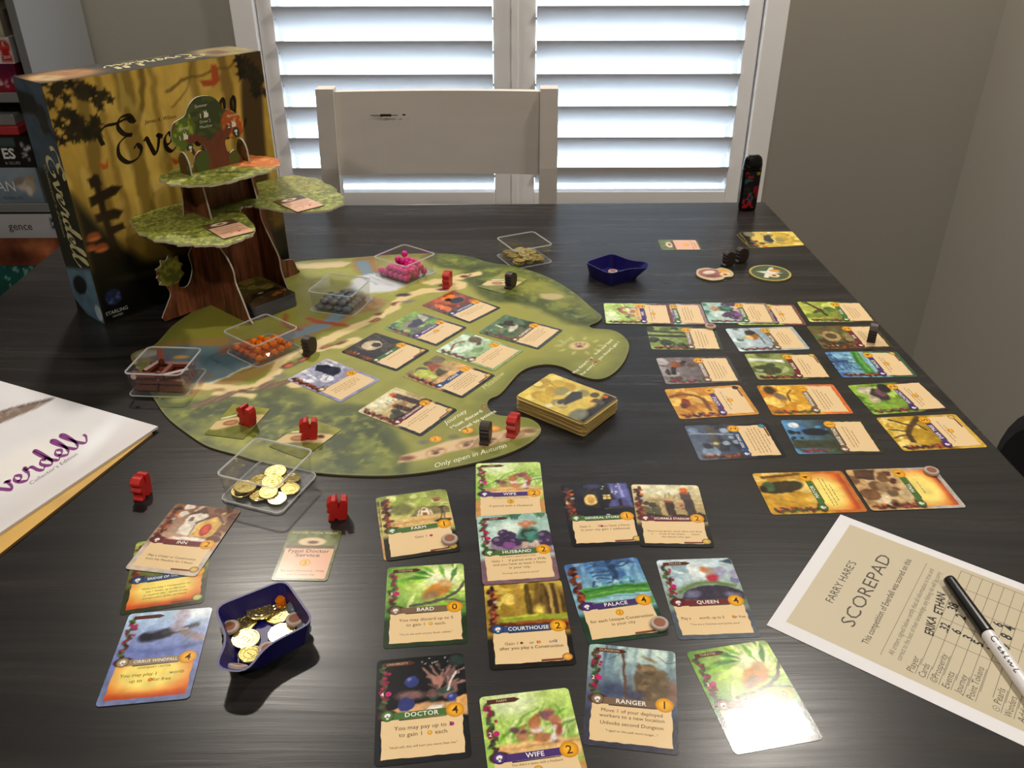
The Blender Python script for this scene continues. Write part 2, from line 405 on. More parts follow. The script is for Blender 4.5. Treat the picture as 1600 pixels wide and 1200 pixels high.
Mb().box(0, 16, -15, -11, WZ0+8, WZ1-8).build('meeting_strip', M_WHITE, win, bevel=1)
sash = Mb(); sash.box(WX0, WX0+45, 70, 100, WZ0, WZ1).box(WX1-45, WX1, 70, 100, WZ0, WZ1).box(-20, 25, 70, 100, WZ0, WZ1).box(WX0, WX1, 70, 100, WZ0, WZ0+45).box(WX0, WX1, 70, 100, WZ1-45, WZ1)
sash.build('window_sash', M_WHITE, win)

# outside: pale ground and the house across the way
Mb().box(-40000, 40000, 2400, 60000, -420, -400).build('ground_outside', mat('pale_ground', (205, 206, 205), .9, noise=(.5, .06)), kind='structure', label='pale ground outside the window')
hs = empty('neighbor_house', (0, 17, -.4), label='pale house seen through the shutter gaps, washed out by daylight', cat='house')
Mb().box(-9000, 9000, 0, 6000, 0, 7000).build('house_wall', mat('house_wall_paint', (232, 232, 230), .9), hs)
Mb().prism([(-9400, 6900), (9400, 6900), (7600, 9200), (-7600, 9200)], -6300, 400).build('roof', mat('roof_grey', (150, 152, 155), .9), hs).rotation_euler = (math.pi/2, 0, 0)
for wx in (-3600, 2350, 2980, 3400, 4150):
    for wz in (500, 2300, 4400):
        f = Mb().box(wx, wx+(420 if wx != 4150 else 700), -40, 20, wz, wz+1300).build('house_window', mat('house_window_glass', (120, 160, 178), .3), hs)

# ------------------------------------------------------------------ dining table
def wood_mat():
    m = bpy.data.materials.new('dark_oak'); m.use_nodes = True; nt = m.node_tree; N = nt.nodes; b = N['Principled BSDF']; L = nt.links.new
    tc = N.new('ShaderNodeTexCoord')
    dw = N.new('ShaderNodeTexNoise'); dw.inputs['Scale'].default_value = 2.2; dw.inputs['Detail'].default_value = 2
    L(tc.outputs['Object'], dw.inputs['Vector'])
    sb = N.new('ShaderNodeVectorMath'); sb.operation = 'SUBTRACT'; sb.inputs[1].default_value = (.5, .5, .5); L(dw.outputs['Color'], sb.inputs[0])
    sc = N.new('ShaderNodeVectorMath'); sc.operation = 'MULTIPLY'; sc.inputs[1].default_value = (.0, .09, 0); L(sb.outputs[0], sc.inputs[0])
    ad = N.new('ShaderNodeVectorMath'); ad.operation = 'ADD'; L(tc.outputs['Object'], ad.inputs[0]); L(sc.outputs[0], ad.inputs[1])
    mp = N.new('ShaderNodeMapping'); mp.inputs['Scale'].default_value = (5, 150, 10); mp.inputs['Rotation'].default_value = (0, 0, .03); L(ad.outputs[0], mp.inputs[0])
    n1 = N.new('ShaderNodeTexNoise'); n1.inputs['Scale'].default_value = 1; n1.inputs['Detail'].default_value = 5; n1.inputs['Roughness'].default_value = .62; L(mp.outputs[0], n1.inputs['Vector'])
    mp2 = N.new('ShaderNodeMapping'); mp2.inputs['Scale'].default_value = (2.2, 34, 3); L(ad.outputs[0], mp2.inputs[0])
    n2 = N.new('ShaderNodeTexNoise'); n2.inputs['Scale'].default_value = 1; n2.inputs['Detail'].default_value = 3; L(mp2.outputs[0], n2.inputs['Vector'])
    mx = N.new('ShaderNodeMath'); mx.operation = 'MULTIPLY'; L(n1.outputs[0], mx.inputs[0]); L(n2.outputs[0], mx.inputs[1])
    cr = N.new('ShaderNodeValToRGB'); e = cr.color_ramp.elements
    e[0].position = .12; e[0].color = tuple(lin((21, 20, 20)))+(1,); e[1].position = .42; e[1].color = tuple(lin((52, 49, 47)))+(1,); L(mx.outputs[0], cr.inputs[0])
    L(cr.outputs[0], b.inputs['Base Color'])
    rr = N.new('ShaderNodeMapRange'); rr.inputs['To Min'].default_value = .36; rr.inputs['To Max'].default_value = .24; rr.inputs['From Max'].default_value = .45; L(mx.outputs[0], rr.inputs[0]); L(rr.outputs[0], b.inputs['Roughness'])
    bp = N.new('ShaderNodeBump'); bp.inputs['Strength'].default_value = .3; bp.inputs['Distance'].default_value = .0008; L(mx.outputs[0], bp.inputs['Height']); L(bp.outputs[0], b.inputs['Normal'])
    b.inputs['Specular IOR Level'].default_value = .32
    return m
M_OAK = wood_mat()
tb = empty('dining_table', label='large dark charcoal oak dining table covered with a game', cat='table')
Mb().prism([(457, 1497), (-724, 1477), (-676, -150), (523, -150)], 725, 760).build('tabletop', M_OAK, tb, bevel=2)
ap = Mb(); ap.box(-610, 380, 1395, 1420, 630, 725).box(-570, 440, -60, -35, 630, 725).box(-612, -590, -40, 1400, 630, 725).box(385, 408, -40, 1400, 630, 725)
ap.build('apron', M_OAK, tb)
for x, y in ((-600, 1350), (380, 1360), (-590, -20), (430, -20)):
    Mb().box(x-40, x+40, y-40, y+40, FZ, 725).build('leg', M_OAK, tb, bevel=4)

# pale chair at the far end
M_CHAIR = mat('weathered_greige_paint', (208, 199, 189), .6, noise=(6, .1, (1, 1, 4)))
ch = empty('dining_chair', (-134.5*MM, 1.6, 0), label='weathered greige wooden chair between the table and the window', cat='chair')
def chair_post(sx):
    r = []
    for z, y, w in ((FZ, 45, 34), (440, 0, 36), (640, -28, 34), (800, -12, 33), (938, 12, 32)):
        cx = sx*(203 if z > 600 else 198)
        r.append([(cx-w/2, y-16, z), (cx+w/2, y-16, z), (cx+w/2, y+16, z), (cx-w/2, y+16, z)])
    V, F = loft(r); return mesh('back_post', V, F, M_CHAIR, ch)
for sx in (-1, 1): chair_post(sx)
def back_rail(name, z0, z1, y0, y1, th, bow):
    r = []
    for i in range(9):
        t = i/8; x = -188+376*t; q = bow*4*t*(1-t)
        r.append([(x, y0+q, z0), (x, y1+q, z1), (x, y1+q+th, z1), (x, y0+q+th, z0)])
    V, F = loft(r); return mesh(name, V, F, M_CHAIR, ch)
br = back_rail('back_panel', 787, 932, -22, 3, 18, 10)
back_rail('lower_rail', 650, 722, -34, -26, 16, 14)
sm = Mb().box(-122, -72, -11.2, -10.9, 893, 894.5).box(-104, -84, -11.2, -10.9, 891.5, 896).box(-64, -58, -11.2, -10.9, 893, 896).box(-118, -100, -11.1, -10.9, 890.8, 891.6)
sm.build('worn_patch', mat('bare_wood', (96, 84, 74), .8), br)
Mb().box(-215, 215, -400, 20, 425, 462).build('seat', M_CHAIR, ch, bevel=8)
for sx in (-1, 1): Mb().box(sx*195-18, sx*195+18, -395, -360, FZ, 425).build('leg', M_CHAIR, ch, bevel=3)

# black chair beside the right edge
M_BLK = mat('black_upholstery', (17, 17, 17), .75, bump=(700, .2))
bc = empty('upholstered_chair', (.72, .62, 0), math.radians(0), label='black upholstered chair drawn up to the right side of the table', cat='chair')
out = [(x, y) for x, y in rrect(400, 420, 110, 8)]
V, F = loft([[(dx, p[0]*k, 576+p[1]*k+0) for p in out] for dx, k in ((-164, .93), (-158, 1), (-128, 1), (-120, .93))])
mesh('backrest', V, F, M_BLK, bc, smooth=False)
# the seat faces away from the table edge
Mb().box(-120, 320, -210, 210, 400, 470).build('seat', M_BLK, bc, bevel=25)
for dx in (-110, 300):
    for dy in (-190, 190): Mb().box(dx-16, dx+16, dy-16, dy+16, FZ, 400).build('leg', mat('black_leg', (20, 19, 18), .5), bc)

# ------------------------------------------------------------------ bookcase with game boxes
M_SHELF = mat('grey_shelf_laminate', (132, 133, 134), .55)
sh = empty('bookcase', (0, 0, 0), label='grey bookcase against the back wall holding stacked game boxes', cat='bookcase')
Mb().box(-1029, -1011, 1890, 2185, FZ, 1900).build('side_panel', M_SHELF, sh, bevel=1)
Mb().box(-1829, -1811, 1890, 2185, FZ, 1900).build('side_panel', M_SHELF, sh, bevel=1)
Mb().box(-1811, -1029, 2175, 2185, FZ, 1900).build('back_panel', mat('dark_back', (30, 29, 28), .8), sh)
for z in (-100, 60, 310, 611, 855, 1130, 1400, 1880): Mb().box(-1811, -1029, 1892, 2174, z, z+20).build('shelf', M_SHELF, sh, bevel=1)
def game_box(z0, z1, x1, w, fn, label, y0=1897, depth=250, edge=(120, 120, 120), words=(), seed=1):
    o = Mb().box(-w/2, w/2, 0, depth, 0, z1-z0).build('game_box', mat('box_board_%d_%d_%d' % edge, edge, .5), bevel=1, label=label, cat='game box', group='game boxes stacked in the bookcase')
    o.location = ((x1-w/2)*MM, y0*MM, (T*1000+z0)*MM)
    out = [(-w/2, 0), (w/2, 0), (w/2, z1-z0), (-w/2, z1-z0)]
    X, Y, Q = face_grid(out, 4); P = Paint(X-w/2, Y, 4, seed); fn(P)
    mesh('printed_side', np.stack([X, np.full(len(X), -.3), Y], 1), Q, M_BOX, o, P.c)
    k = Ink()
    for body, size, x, y, c, al, xs, bold in words: k.text(body, size, x+w/2, y, c, 0, al, xs=xs, bold=bold)
    if words: k.map(lambda v: (v[0], -.6, v[1])).build('lettering', M_BOX, o)
    return o
# paint x runs from -w to 0 at the right end
game_box(115.5, 173, -1050, 290, lambda P: P.grad((150, 20, 40), (92, 14, 60), 0, 56).dots(14, -60, -2, 10, 30, 2.6, [(235, 225, 225), (240, 200, 210)], asp=2).noise(.1, 12), 'crimson game box with small white figures on its side', edge=(120, 25, 45))
game_box(173.6, 226, -1046, 285, lambda P: P.fill((228, 226, 222)).poly([(-26, 4), (-2, 4), (-7, 30), (-21, 30)], (196, 30, 34)).ell(-14, 34, 13, 13, (196, 30, 34)).ell(-14, 34, 15, 3, (208, 160, 70), a=.5), 'white game box with a red award seal on its side', edge=(225, 222, 218),
         words=[('E', 12, -14, 35, (240, 235, 230), 'c', 1, .01), ('2019', 9, -14, 10, (240, 235, 230), 'c', .8, .01)])
game_box(226.6, 278, -1052, 280, lambda P: P.grad((186, 176, 150), (206, 198, 176), 0, 50).noise(.12, 14), 'beige game box on top of the white one', edge=(180, 170, 150))
game_box(-129+1, -47, -1066, 290, lambda P: P.grad((120, 136, 150), (150, 166, 178), 0, 80).noise(.12, 30).ell(-38, 42, 17, 14, (212, 204, 192)).ell(-22, 40, 10, 16, (190, 172, 150)).ell(-28, 28, 7, 12, (226, 216, 205)).ell(-46, 50, 16, 8, (150, 138, 128), 25).ell(-16, 58, 6, 7, (178, 150, 110)), 'blue-grey game box with a pale bird on its side', edge=(128, 138, 146),
         words=[('AN', 34, -58, 27, (240, 242, 244), 'r', .9, 0), ('70 MINUTE', 9, -48, 8, (70, 80, 90), 'r', 1, 0)])
game_box(-46.4, 20, -1062, 290, lambda P: P.fill((24, 23, 24)).poly([(-120, 46), (-34, 46), (-34, 66), (-120, 66)], (70, 92, 88)).dots(9, -24, -4, 12, 60, 4, [(220, 220, 220), (190, 190, 190)]), 'black game box with white lettering', edge=(26, 25, 26),
         words=[('ES', 32, -40, 20, (235, 235, 235), 'r', .95, .03), ('& GLUES', 9, -34, 7, (180, 180, 180), 'r', 1, 0)])
rb = Mb(); rb.box(-140, 140, 0, 230, 0, 20); o = rb.build('storage_box', mat('red_plastic', (205, 62, 66), .35), bevel=3, label='red storage box with a clear lid on the black game box', cat='box')
o.location = (-1.228, 1.91, T+.0206)
Mb().box(-136, 136, 4, 226, 20, 45).build('clear_lid', clear_plastic('frosted_lid', (.85, .78, .78, 1), .35, .2), o, bevel=4)
game_box(-429.5, -281, -1062, 300, lambda P: P.fill((20, 84, 78)).speck((120, 170, 160), 9, .68).noise(.2, 30), 'deep green game box at the bottom of its stack', edge=(20, 70, 66))
game_box(-280.4, -213, -1054, 300, lambda P: P.fill((132, 74, 48)).ell(-60, 40, 40, 26, (176, 104, 66), soft=20).ell(-120, 20, 50, 20, (90, 44, 30), soft=20).noise(.3, 20), 'rust brown game box with painted side under the silver one', edge=(110, 60, 40))
game_box(-212.4, -155, -1050, 295, lambda P: P.grad((176, 178, 182), (205, 206, 208), 0, 56).poly([(-16, 22), (2, 22), (2, 48), (-16, 48)], (40, 60, 92)), 'silver grey game box with black lettering', edge=(185, 186, 190),
         words=[('gence', 26, -62, 20, (36, 32, 32), 'r', .92, 0), ('m', 16, -8, 30, (235, 235, 235), 'c', 1, .02)])
# ------------------------------------------------------------------ playing cards
CW, CHT = 63.0, 88.0
PARCH = (229, 199, 152); INKC = (70, 46, 30); GOLD = (226, 160, 34); GOLDE = (196, 128, 22)
BAN = dict(green=(72, 110, 54), purple=(74, 48, 112), maroon=(112, 40, 48), blue=(44, 74, 120), brown=(120, 96, 74), none=(150, 130, 100))
CARD_OUT = rrect(CW, CHT, 3.2, 4)
FIRST = {}
def vine(P, kind):
    R = random.Random(P.seed)
    if kind == 'critter':
        for i in range(30):
            y = 40+44*i/30; x = 5.5+1.6*math.sin(i*.9)+R.uniform(-1.2, 1.2)
            P.ell(x, y, 2.4, 1.3, R.choice([(52, 84, 44), (76, 108, 52), (64, 44, 34), (92, 60, 44)]), R.uniform(0, 180))
        for i in range(13): P.ell(5.8+R.uniform(-2.6, 3.6), R.uniform(48, 80), 1.2, 1.2, R.choice([(176, 30, 86), (150, 24, 70)]))
        P.ell(8.5, 38.5, 7, 4.5, (74, 40, 34))
    else:
        for i in range(34):
            y = 38+46*i/34; x = 5.5+1.4*math.sin(i*.8)+R.uniform(-1.6, 1.6)
            P.ell(x, y, 3.0, 1.5, R.choice([(70, 36, 30), (96, 50, 36), (50, 28, 26), (120, 62, 44)]), R.uniform(0, 180))
        P.ell(8.5, 73, 2, 1.4, (222, 110, 40)); P.ell(8.5, 67, 1.9, 1.3, (176, 172, 170)); P.ell(8.5, 79, 2.6, .9, (150, 90, 60), 20)
        for i in range(7): P.ell(6+R.uniform(-2, 3), R.uniform(44, 60), 1.1, 1.1, R.choice([(170, 60, 36), (190, 90, 50)]))
        P.ell(9, 38.5, 8, 4.6, (74, 38, 32)); P.ell(14.5, 39, 2.2, 1.8, (170, 160, 152))

def torn_panel(seed, y1=34.5, x0=4.2, x1=59, y0=4.4):
    R = random.Random(seed); P = []
    n = 12
    for i in range(n): P.append((x0+(x1-x0)*i/n, y0+R.uniform(-.35, .35)))
    for i in range(8): P.append((x1+R.uniform(-.5, .6), y0+(y1-y0)*i/8))
    for i in range(n): P.append((x1-(x1-x0)*i/n, y1+R.uniform(-.2, .2)))
    for i in range(8): P.append((x0+R.uniform(-.5, .5), y1-(y1-y0)*i/8))
    return P

def face_art(fn, kind, border):
    def f(P):
        P.warp(1.1, 4.0); fn(P); P.unwarp(); P.noise(.10, 1.6, 77)
        if border is not None:
            m = np.clip((33-P.y)/6, 0, 1); P.mix(m, border)
            P.noise(.18, 5, 7)
        if kind: vine(P, kind)
    return f

ART_CACHE = {}
def card(pose, art, label, title='', banner='green', num='', body=(), kind='critter', sign='', cost='', border=(40, 38, 38), panel='parch', z=0.0,
         cell=1.0, group=None, greek=0, seal=False, coin=None, seed=None, edge=None, tilt=None):
    """card face up: body mesh with illustration, text panel, banner, badge and lettering as parts"""
    seed = seed or (len(FIRST)+3); FIRST[label] = 1
    ec = edge or (60, 56, 54)
    o = Mb().prism(CARD_OUT, 0, .3).build('playing_card', mat('card_core_%d_%d_%d' % ec, ec, .6), label=label, cat='card', group=group)
    on_table(o, pose[0], pose[1], z, pose[2])
    if tilt: o.rotation_euler = (math.radians(tilt[0]), math.radians(tilt[1]), math.radians(pose[2]))
    painted('illustration', CARD_OUT, cell, face_art(art, kind, border), M_CARD, o, .31, seed, CW/2, CHT/2)
    sh = lambda k: k.map(lambda v: (v[0]-CW/2, v[1]-CHT/2, v[2]))
    if panel:
        P = torn_panel(seed, y1=36 if not title else 34.5)
        if panel == 'parch': k = Ink(); k.poly(P, PARCH, .33); sh(k).build('text_panel', M_CARD, o)
        else:
            def sun(Q):
                r = np.hypot((Q.x-30)/30, (Q.y-26)/19); t = np.clip((r-.6)/.6, 0, 1)[:, None]
                Q.c[:] = np.array((246, 222, 120))*(1-t)+np.array((220, 104, 38))*t
                Q.mix(np.clip((11-Q.y)/5, 0, 1)*.7, (170, 62, 36)); Q.noise(.1, 8, 3)
            painted('text_panel', [(x-CW/2, y-CHT/2) for x, y in P], 1.4, sun, M_CARD, o, .33, seed, CW/2, CHT/2)
    if title or num:
        k = Ink(); c = BAN[banner]
        if title: k.poly([(12, 34.6), (12, 40.3), (51, 41.0), (51, 35.2)], c, .345); k.poly([(16, 33.6), (48, 34.2), (48, 34.8), (16, 34.6)], tuple(v*.6 for v in c), .345)
        if title: sh(k).build('title_banner', M_CARD, o)
        k = Ink(); k.badge(54.2, 38.6, 6.3, 6.1, GOLD, GOLDE, .36); sh(k).build('point_badge', M_CARD, o)
        k = Ink(); k.badge(8.2, 38.2, 4.6, 4.6, tuple(v*1.05 for v in c), tuple(v*.6 for v in c), .36)
        k.ell(8.2, 38.6, 2.2, 1.7, (236, 232, 226), .37, 10, 20); k.poly([(7.4, 35.4), (9.1, 35.4), (8.7, 38.2), (7.8, 38.2)], (236, 232, 226), .37); sh(k).build('type_icon', M_CARD, o)
    if sign:
        k = Ink(); k.poly([(5, 81), (5, 84.6), (24, 85.0), (28, 83), (24, 81.0)], (84, 44, 32), .345); sh(k).build('sign_board', M_CARD, o)
    if seal:
        k = Ink(); k.badge(57.5, 7.5, 4.0, 3.6, seal if isinstance(seal, tuple) else (196, 160, 80), (40, 30, 26), .36); k.poly([(38, 4.6), (38, 6.6), (54, 6.9), (54, 4.9)], (120, 66, 46), .345); sh(k).build('seal', M_CARD, o)
    def put(k, name):
        if k.V: sh(k).build(name, M_CARD, o)
    L = Ink()
    if title:
        sz = 5.2 if len(title) < 11 else 4.0; V_, _ = text_geo(title, sz, 1, 0, .012, 1.05); wd = V_[:, 0].max()-V_[:, 0].min()
        L.text(title, sz, 31.5, 36.2 if sz > 5 else 36.6, (240, 236, 226), .38, bold=.012, spacing=1.05, fit=min(wd, 31)); put(L, 'title_lettering')
    if num: L = Ink(); L.text(num, 9, 54.2, 35.6, (74, 44, 12), .38, bold=.01); put(L, 'point_number')
    if sign.strip(): L = Ink(); L.text(sign, 2.9, 15, 82, (214, 186, 150), .38); put(L, 'sign_lettering')
    if cost:
        L = Ink(); L.text(cost, 4.6, 4.4, 55.2, (240, 236, 230), .38, bold=.01); put(L, 'cost_number')
        L = Ink(); L.ell(8.6, 56.8, 2.1, 2.1, (196, 28, 112), .37, 14); put(L, 'cost_berry')
    for row in body:
        s, y, size = row[0], row[1], row[2]; bold = row[3] if len(row) > 3 else 0; L = Ink()
        if isinstance(s, tuple): L.badge(s[0], y, s[1], s[1], s[2], tuple(v*.75 for v in s[2]), .365, 14); put(L, 'text_icon')
        else: V_, _ = text_geo(s, size, 1, 0, bold); wd = V_[:, 0].max()-V_[:, 0].min(); L.text(s, size, 32, y, INKC, .38, bold=bold, fit=min(wd, 50)); put(L, 'rules_text')
    R = random.Random(seed+5); L = Ink()
    for i in range(greek):
        w = R.uniform(16, 24) if i < greek-1 else R.uniform(8, 16); y = 27-i*3.6
        x = 31-w
        while x < 31+w-2:
            ww = R.uniform(2, 5.5); L.poly([(x, y), (x+ww, y), (x+ww, y+.7), (x, y+.7)], (124, 96, 66), .38); x += ww+1.1
    put(L, 'rules_text')
    if coin is not None: L = Ink(); L.badge(32, coin, 3.8, 3.4, GOLD, GOLDE, .365, 14); put(L, 'text_icon')
    return o

# --- generic stand-in illustrations: fields of colour like those of the printed cards
def grass(P, c0, c1, cs, y0=36, y1=88, n=26):
    P.grad(c0, c1, y0, y1); R = random.Random(P.seed*3+1)
    for _ in range(n):
        x = R.uniform(6, 62); y = R.uniform(y0+4, y1-4); a = R.uniform(.4, 1.3); l = R.uniform(10, 22)
        P.line([(x, y), (x+l*.5*math.cos(a), y+l*.5*math.sin(a)), (x+l*math.cos(a)*1.15, y+l*math.sin(a)*.9)], R.uniform(1, 2.6), R.choice(cs), soft=2, a=.75)
    return P
def patches(P, cx, cy, rx, ry, cols, n=14, r=5, seed=0):
    """loose brush patches of colour gathered around a spot"""
    R = random.Random(seed+50)
    for k in range(n):
        a = R.uniform(0, 6.28); d = math.sqrt(R.random()); P.ell(cx+rx*d*math.cos(a), cy+ry*d*math.sin(a), r*R.uniform(.6, 1.2), r*R.uniform(.4, .8), cols[k % len(cols)], R.uniform(0, 180), soft=1.6, a=.9)
    return P
def a_farm(P):
    P.grad((196, 190, 110), (136, 150, 70), 56, 88).dots(22, 8, 62, 64, 88, 4.5, [(150, 166, 70), (190, 200, 100), (112, 124, 56), (214, 218, 140)], a=.85).ell(20, 66, 10, 8, (120, 118, 66), soft=4)
    P.poly([(26, 54), (30, 62), (38, 67), (46, 66), (60, 64), (63, 54)], (126, 112, 70), 1.6).line([(26, 60), (40, 69), (62, 66)], 2, (150, 160, 74)).ell(39, 58, 6, 7, (236, 222, 186)).poly([(32, 52), (46, 52), (46, 57), (32, 57)], (236, 222, 186), 1).ell(39, 62, 2, 1.8, (150, 120, 90)).poly([(37, 52), (41.5, 52), (41, 58), (37.5, 58)], (140, 78, 48), .8).line([(34, 52), (36, 64)], .8, (120, 90, 60)).line([(44, 52), (43, 64)], .8, (120, 90, 60))
    P.poly([(8, 36), (63, 36), (63, 52), (36, 54), (8, 52)], (218, 182, 118), 2).line([(10, 46), (40, 48), (62, 45)], 2.6, (200, 150, 90), 2).line([(53, 44), (55, 62)], 1.2, (66, 50, 42)).line([(57, 44), (55, 62)], 1, (66, 50, 42)).ell(55, 63, 3, 1.4, (66, 50, 42)).ell(54, 44, 8, 2.6, (56, 66, 38)).ell(52, 76, 4.4, 2.2, (150, 100, 66)).ell(52, 73.5, 3, 1.6, (120, 80, 56))
def a_wife(P):
    P.grad((150, 190, 80), (190, 214, 120), 46, 88); P.ell(22, 80, 16, 10, (224, 236, 186), soft=12); R = random.Random(8)
    for i in range(30):
        x = R.uniform(8, 63); a = R.uniform(.5, 1.9); l = R.uniform(14, 30); y = 46+R.uniform(-2, 8)
        P.line([(x, y), (x+l*.5*math.cos(a), y+l*.55*math.sin(a)), (x+l*math.cos(a)*1.3, y+l*math.sin(a)*.85)], R.uniform(1, 2.4), R.choice([(128, 176, 62), (206, 224, 130), (100, 150, 54), (230, 238, 180)]), soft=1.4, a=.8)
    P.poly([(6, 34), (63, 34), (63, 47), (40, 50), (6, 47)], (222, 182, 120), 3).line([(8, 44), (62, 45)], 1.6, (196, 146, 90), 2)
    patches(P, 43, 59, 9, 11, [(128, 84, 92), (176, 112, 70), (226, 218, 208), (150, 74, 50), (190, 116, 86)], 16, 5, 1); patches(P, 25, 55, 5, 5, [(178, 120, 84), (90, 62, 70)], 5, 4, 2)
def a_husband(P):
    P.grad((176, 204, 192), (150, 186, 176), 60, 88).ell(30, 70, 16, 8, (206, 222, 210), soft=8).poly([(10, 34), (63, 34), (63, 52), (10, 50)], (136, 116, 136), 3)
    R = random.Random(4)
    for i in range(9): x = R.uniform(22, 62); P.poly([(x, 88), (x+3, 80), (x+7, 87)], R.choice([(62, 104, 84), (90, 140, 112)]), 1)
    for x, y, r in ((18, 52, 7), (26, 58, 7), (22, 63, 5), (31, 50, 6), (25, 47, 6), (57, 56, 7), (60, 48, 6), (54, 48, 5)): P.ell(x, y, r, r*.95, (66, 48, 78)).ell(x-r*.3, y+r*.3, r*.35, r*.3, (124, 100, 136))
    P.ell(26, 46, 6, 4, (128, 76, 134)); P.ell(44, 58, 9, 12, (56, 96, 84), soft=4); patches(P, 44, 58, 7, 9, [(50, 58, 56), (64, 122, 104), (74, 130, 112)], 9, 5, 3); patches(P, 44, 46, 8, 3, [(222, 198, 182), (200, 170, 150)], 6, 4, 4); patches(P, 44, 72, 7, 4, [(186, 126, 82), (206, 146, 120), (170, 110, 74)], 8, 4, 5)
def a_court(P):
    P.grad((150, 120, 40), (206, 178, 76), 50, 84).dots(14, 10, 40, 60, 88, 5, [(222, 196, 96), (176, 142, 50), (150, 120, 40)]).ell(52, 62, 14, 18, (70, 52, 26), soft=10)
    R = random.Random(6)
    for i in range(12): x = R.uniform(20, 62); P.line([(x, 48), (x+R.uniform(-1, 1), 66), (x+R.uniform(-2, 2), 84)], R.uniform(1.6, 3.6), R.choice([(110, 84, 40), (70, 54, 28), (176, 140, 62), (206, 170, 92)]), 1.4, .85)
    P.ell(42, 56, 4, 6, (236, 206, 92), soft=4)
    P.poly([(10, 44), (63, 44), (63, 51), (36, 52), (10, 51)], (150, 160, 50), 2).line([(12, 49), (40, 51)], 1.4, (196, 196, 70)).poly([(10, 34), (63, 34), (63, 45), (40, 43), (10, 45)], (96, 48, 28), 2).line([(24, 43), (44, 45), (62, 43)], 2.4, (160, 84, 44)).line([(30, 39), (62, 39)], 1.6, (60, 34, 22))
def a_store(P):
    P.fill((26, 24, 30)); P.poly([(44, 88), (63, 88), (63, 50), (52, 56), (46, 70)], (96, 98, 158), 4).line([(54, 88), (56, 66)], 2.4, (150, 152, 200), 2).ell(30, 84, 8, 3, (60, 60, 96), soft=4)
    P.poly([(18, 52), (34, 52), (34, 78), (24, 80), (18, 72)], (44, 34, 34), 1.5).ell(25, 64, 6, 8, (222, 188, 108)).ell(25, 64, 3, 5, (196, 150, 80)).line([(34, 46), (35, 78), (44, 86)], 2.2, (16, 14, 18)).poly([(37, 64), (44, 64), (44, 71), (37, 71)], (236, 204, 110)).line([(40.5, 64), (40.5, 71)], .6, (60, 40, 30)).line([(37, 67.5), (44, 67.5)], .6, (60, 40, 30))
    P.poly([(40, 52), (60, 54), (58, 66), (44, 63)], (78, 76, 132), 2).poly([(50, 54), (53, 54), (53, 64), (50, 64)], (20, 18, 24)).poly([(2, 58), (6, 58), (6, 66), (2, 66)], (236, 208, 124)).poly([(10, 36), (63, 36), (63, 50), (40, 52), (20, 50)], (18, 18, 22), 3).line([(36, 50), (60, 52)], 2, (70, 56, 50)).dots(8, 30, 60, 70, 86, .8, [(226, 226, 214)]).ell(38, 41, 2, 1.4, (200, 206, 220))
def a_stadium(P):
    P.grad((176, 150, 98), (214, 204, 160), 44, 86).ell(30, 78, 20, 8, (232, 226, 190), soft=8).dots(14, 14, 62, 52, 72, 4, [(190, 166, 112), (150, 126, 84), (206, 186, 136)], a=.8)
    for y in (52, 58, 64): P.line([(14, y), (40, y+2), (62, y)], 1.2, (150, 122, 80), 1.4, .6)
    P.poly([(29, 42), (37, 42), (36, 62), (28, 62)], (58, 42, 36), 1).ell(32, 62.5, 4.4, 2, (128, 66, 44)).poly([(47, 40), (56, 40), (53, 78), (44, 76)], (60, 48, 42), 1).poly([(44, 66), (53, 66), (53, 76), (45, 75)], (84, 62, 60), 1).ell(48, 80, 3.6, 3.4, (222, 112, 40)).ell(48, 76, 4.4, 2, (170, 80, 50)).dots(6, 36, 46, 52, 64, 1.5, [(150, 84, 64), (176, 110, 80)])
    P.dots(8, 8, 24, 44, 60, 4, [(76, 74, 50), (96, 90, 60), (60, 58, 42)]).poly([(10, 34), (63, 34), (63, 44), (58, 47), (50, 42), (40, 44), (30, 41), (10, 46)], (40, 40, 32), 1.4).line([(29, 68), (30, 74)], .7, (110, 104, 80)).line([(34, 68), (34, 76)], .7, (110, 104, 80)).line([(38, 67), (39, 72)], .7, (110, 104, 80))
def a_bard(P):
    P.fill((70, 122, 44)); P.ell(40, 66, 34, 24, (206, 226, 120), soft=34); P.ell(46, 74, 18, 12, (240, 244, 200), soft=14)
    R = random.Random(5)
    for i in range(26):
        a = R.uniform(0, 6.28); d = R.uniform(14, 30); x = 40+d*1.1*math.cos(a); y = 64+d*math.sin(a); l = R.uniform(7, 12)
        P.poly([(x-l*math.cos(a+.5), y-l*math.sin(a+.5)), (x+2.2*math.cos(a+2), y+2.2*math.sin(a+2)), (x+l*math.cos(a+.5), y+l*math.sin(a+.5)), (x-2.2*math.cos(a+2), y-2.2*math.sin(a+2))], R.choice([(150, 200, 62), (104, 168, 50), (190, 218, 100), (62, 120, 46), (226, 236, 160)]), 1.2, .85)
    P.line([(20, 42), (40, 46), (55, 54), (63, 66)], 2.6, (92, 84, 76)).line([(41, 47), (52, 47), (63, 43)], 1.6, (98, 92, 80))
    P.ell(41, 58, 12, 7.5, (202, 134, 54), 30, 3); P.ell(36, 53, 8, 4, (150, 120, 84), 30, 3); P.ell(47, 66, 5, 4.4, (196, 160, 110), 20, 3)
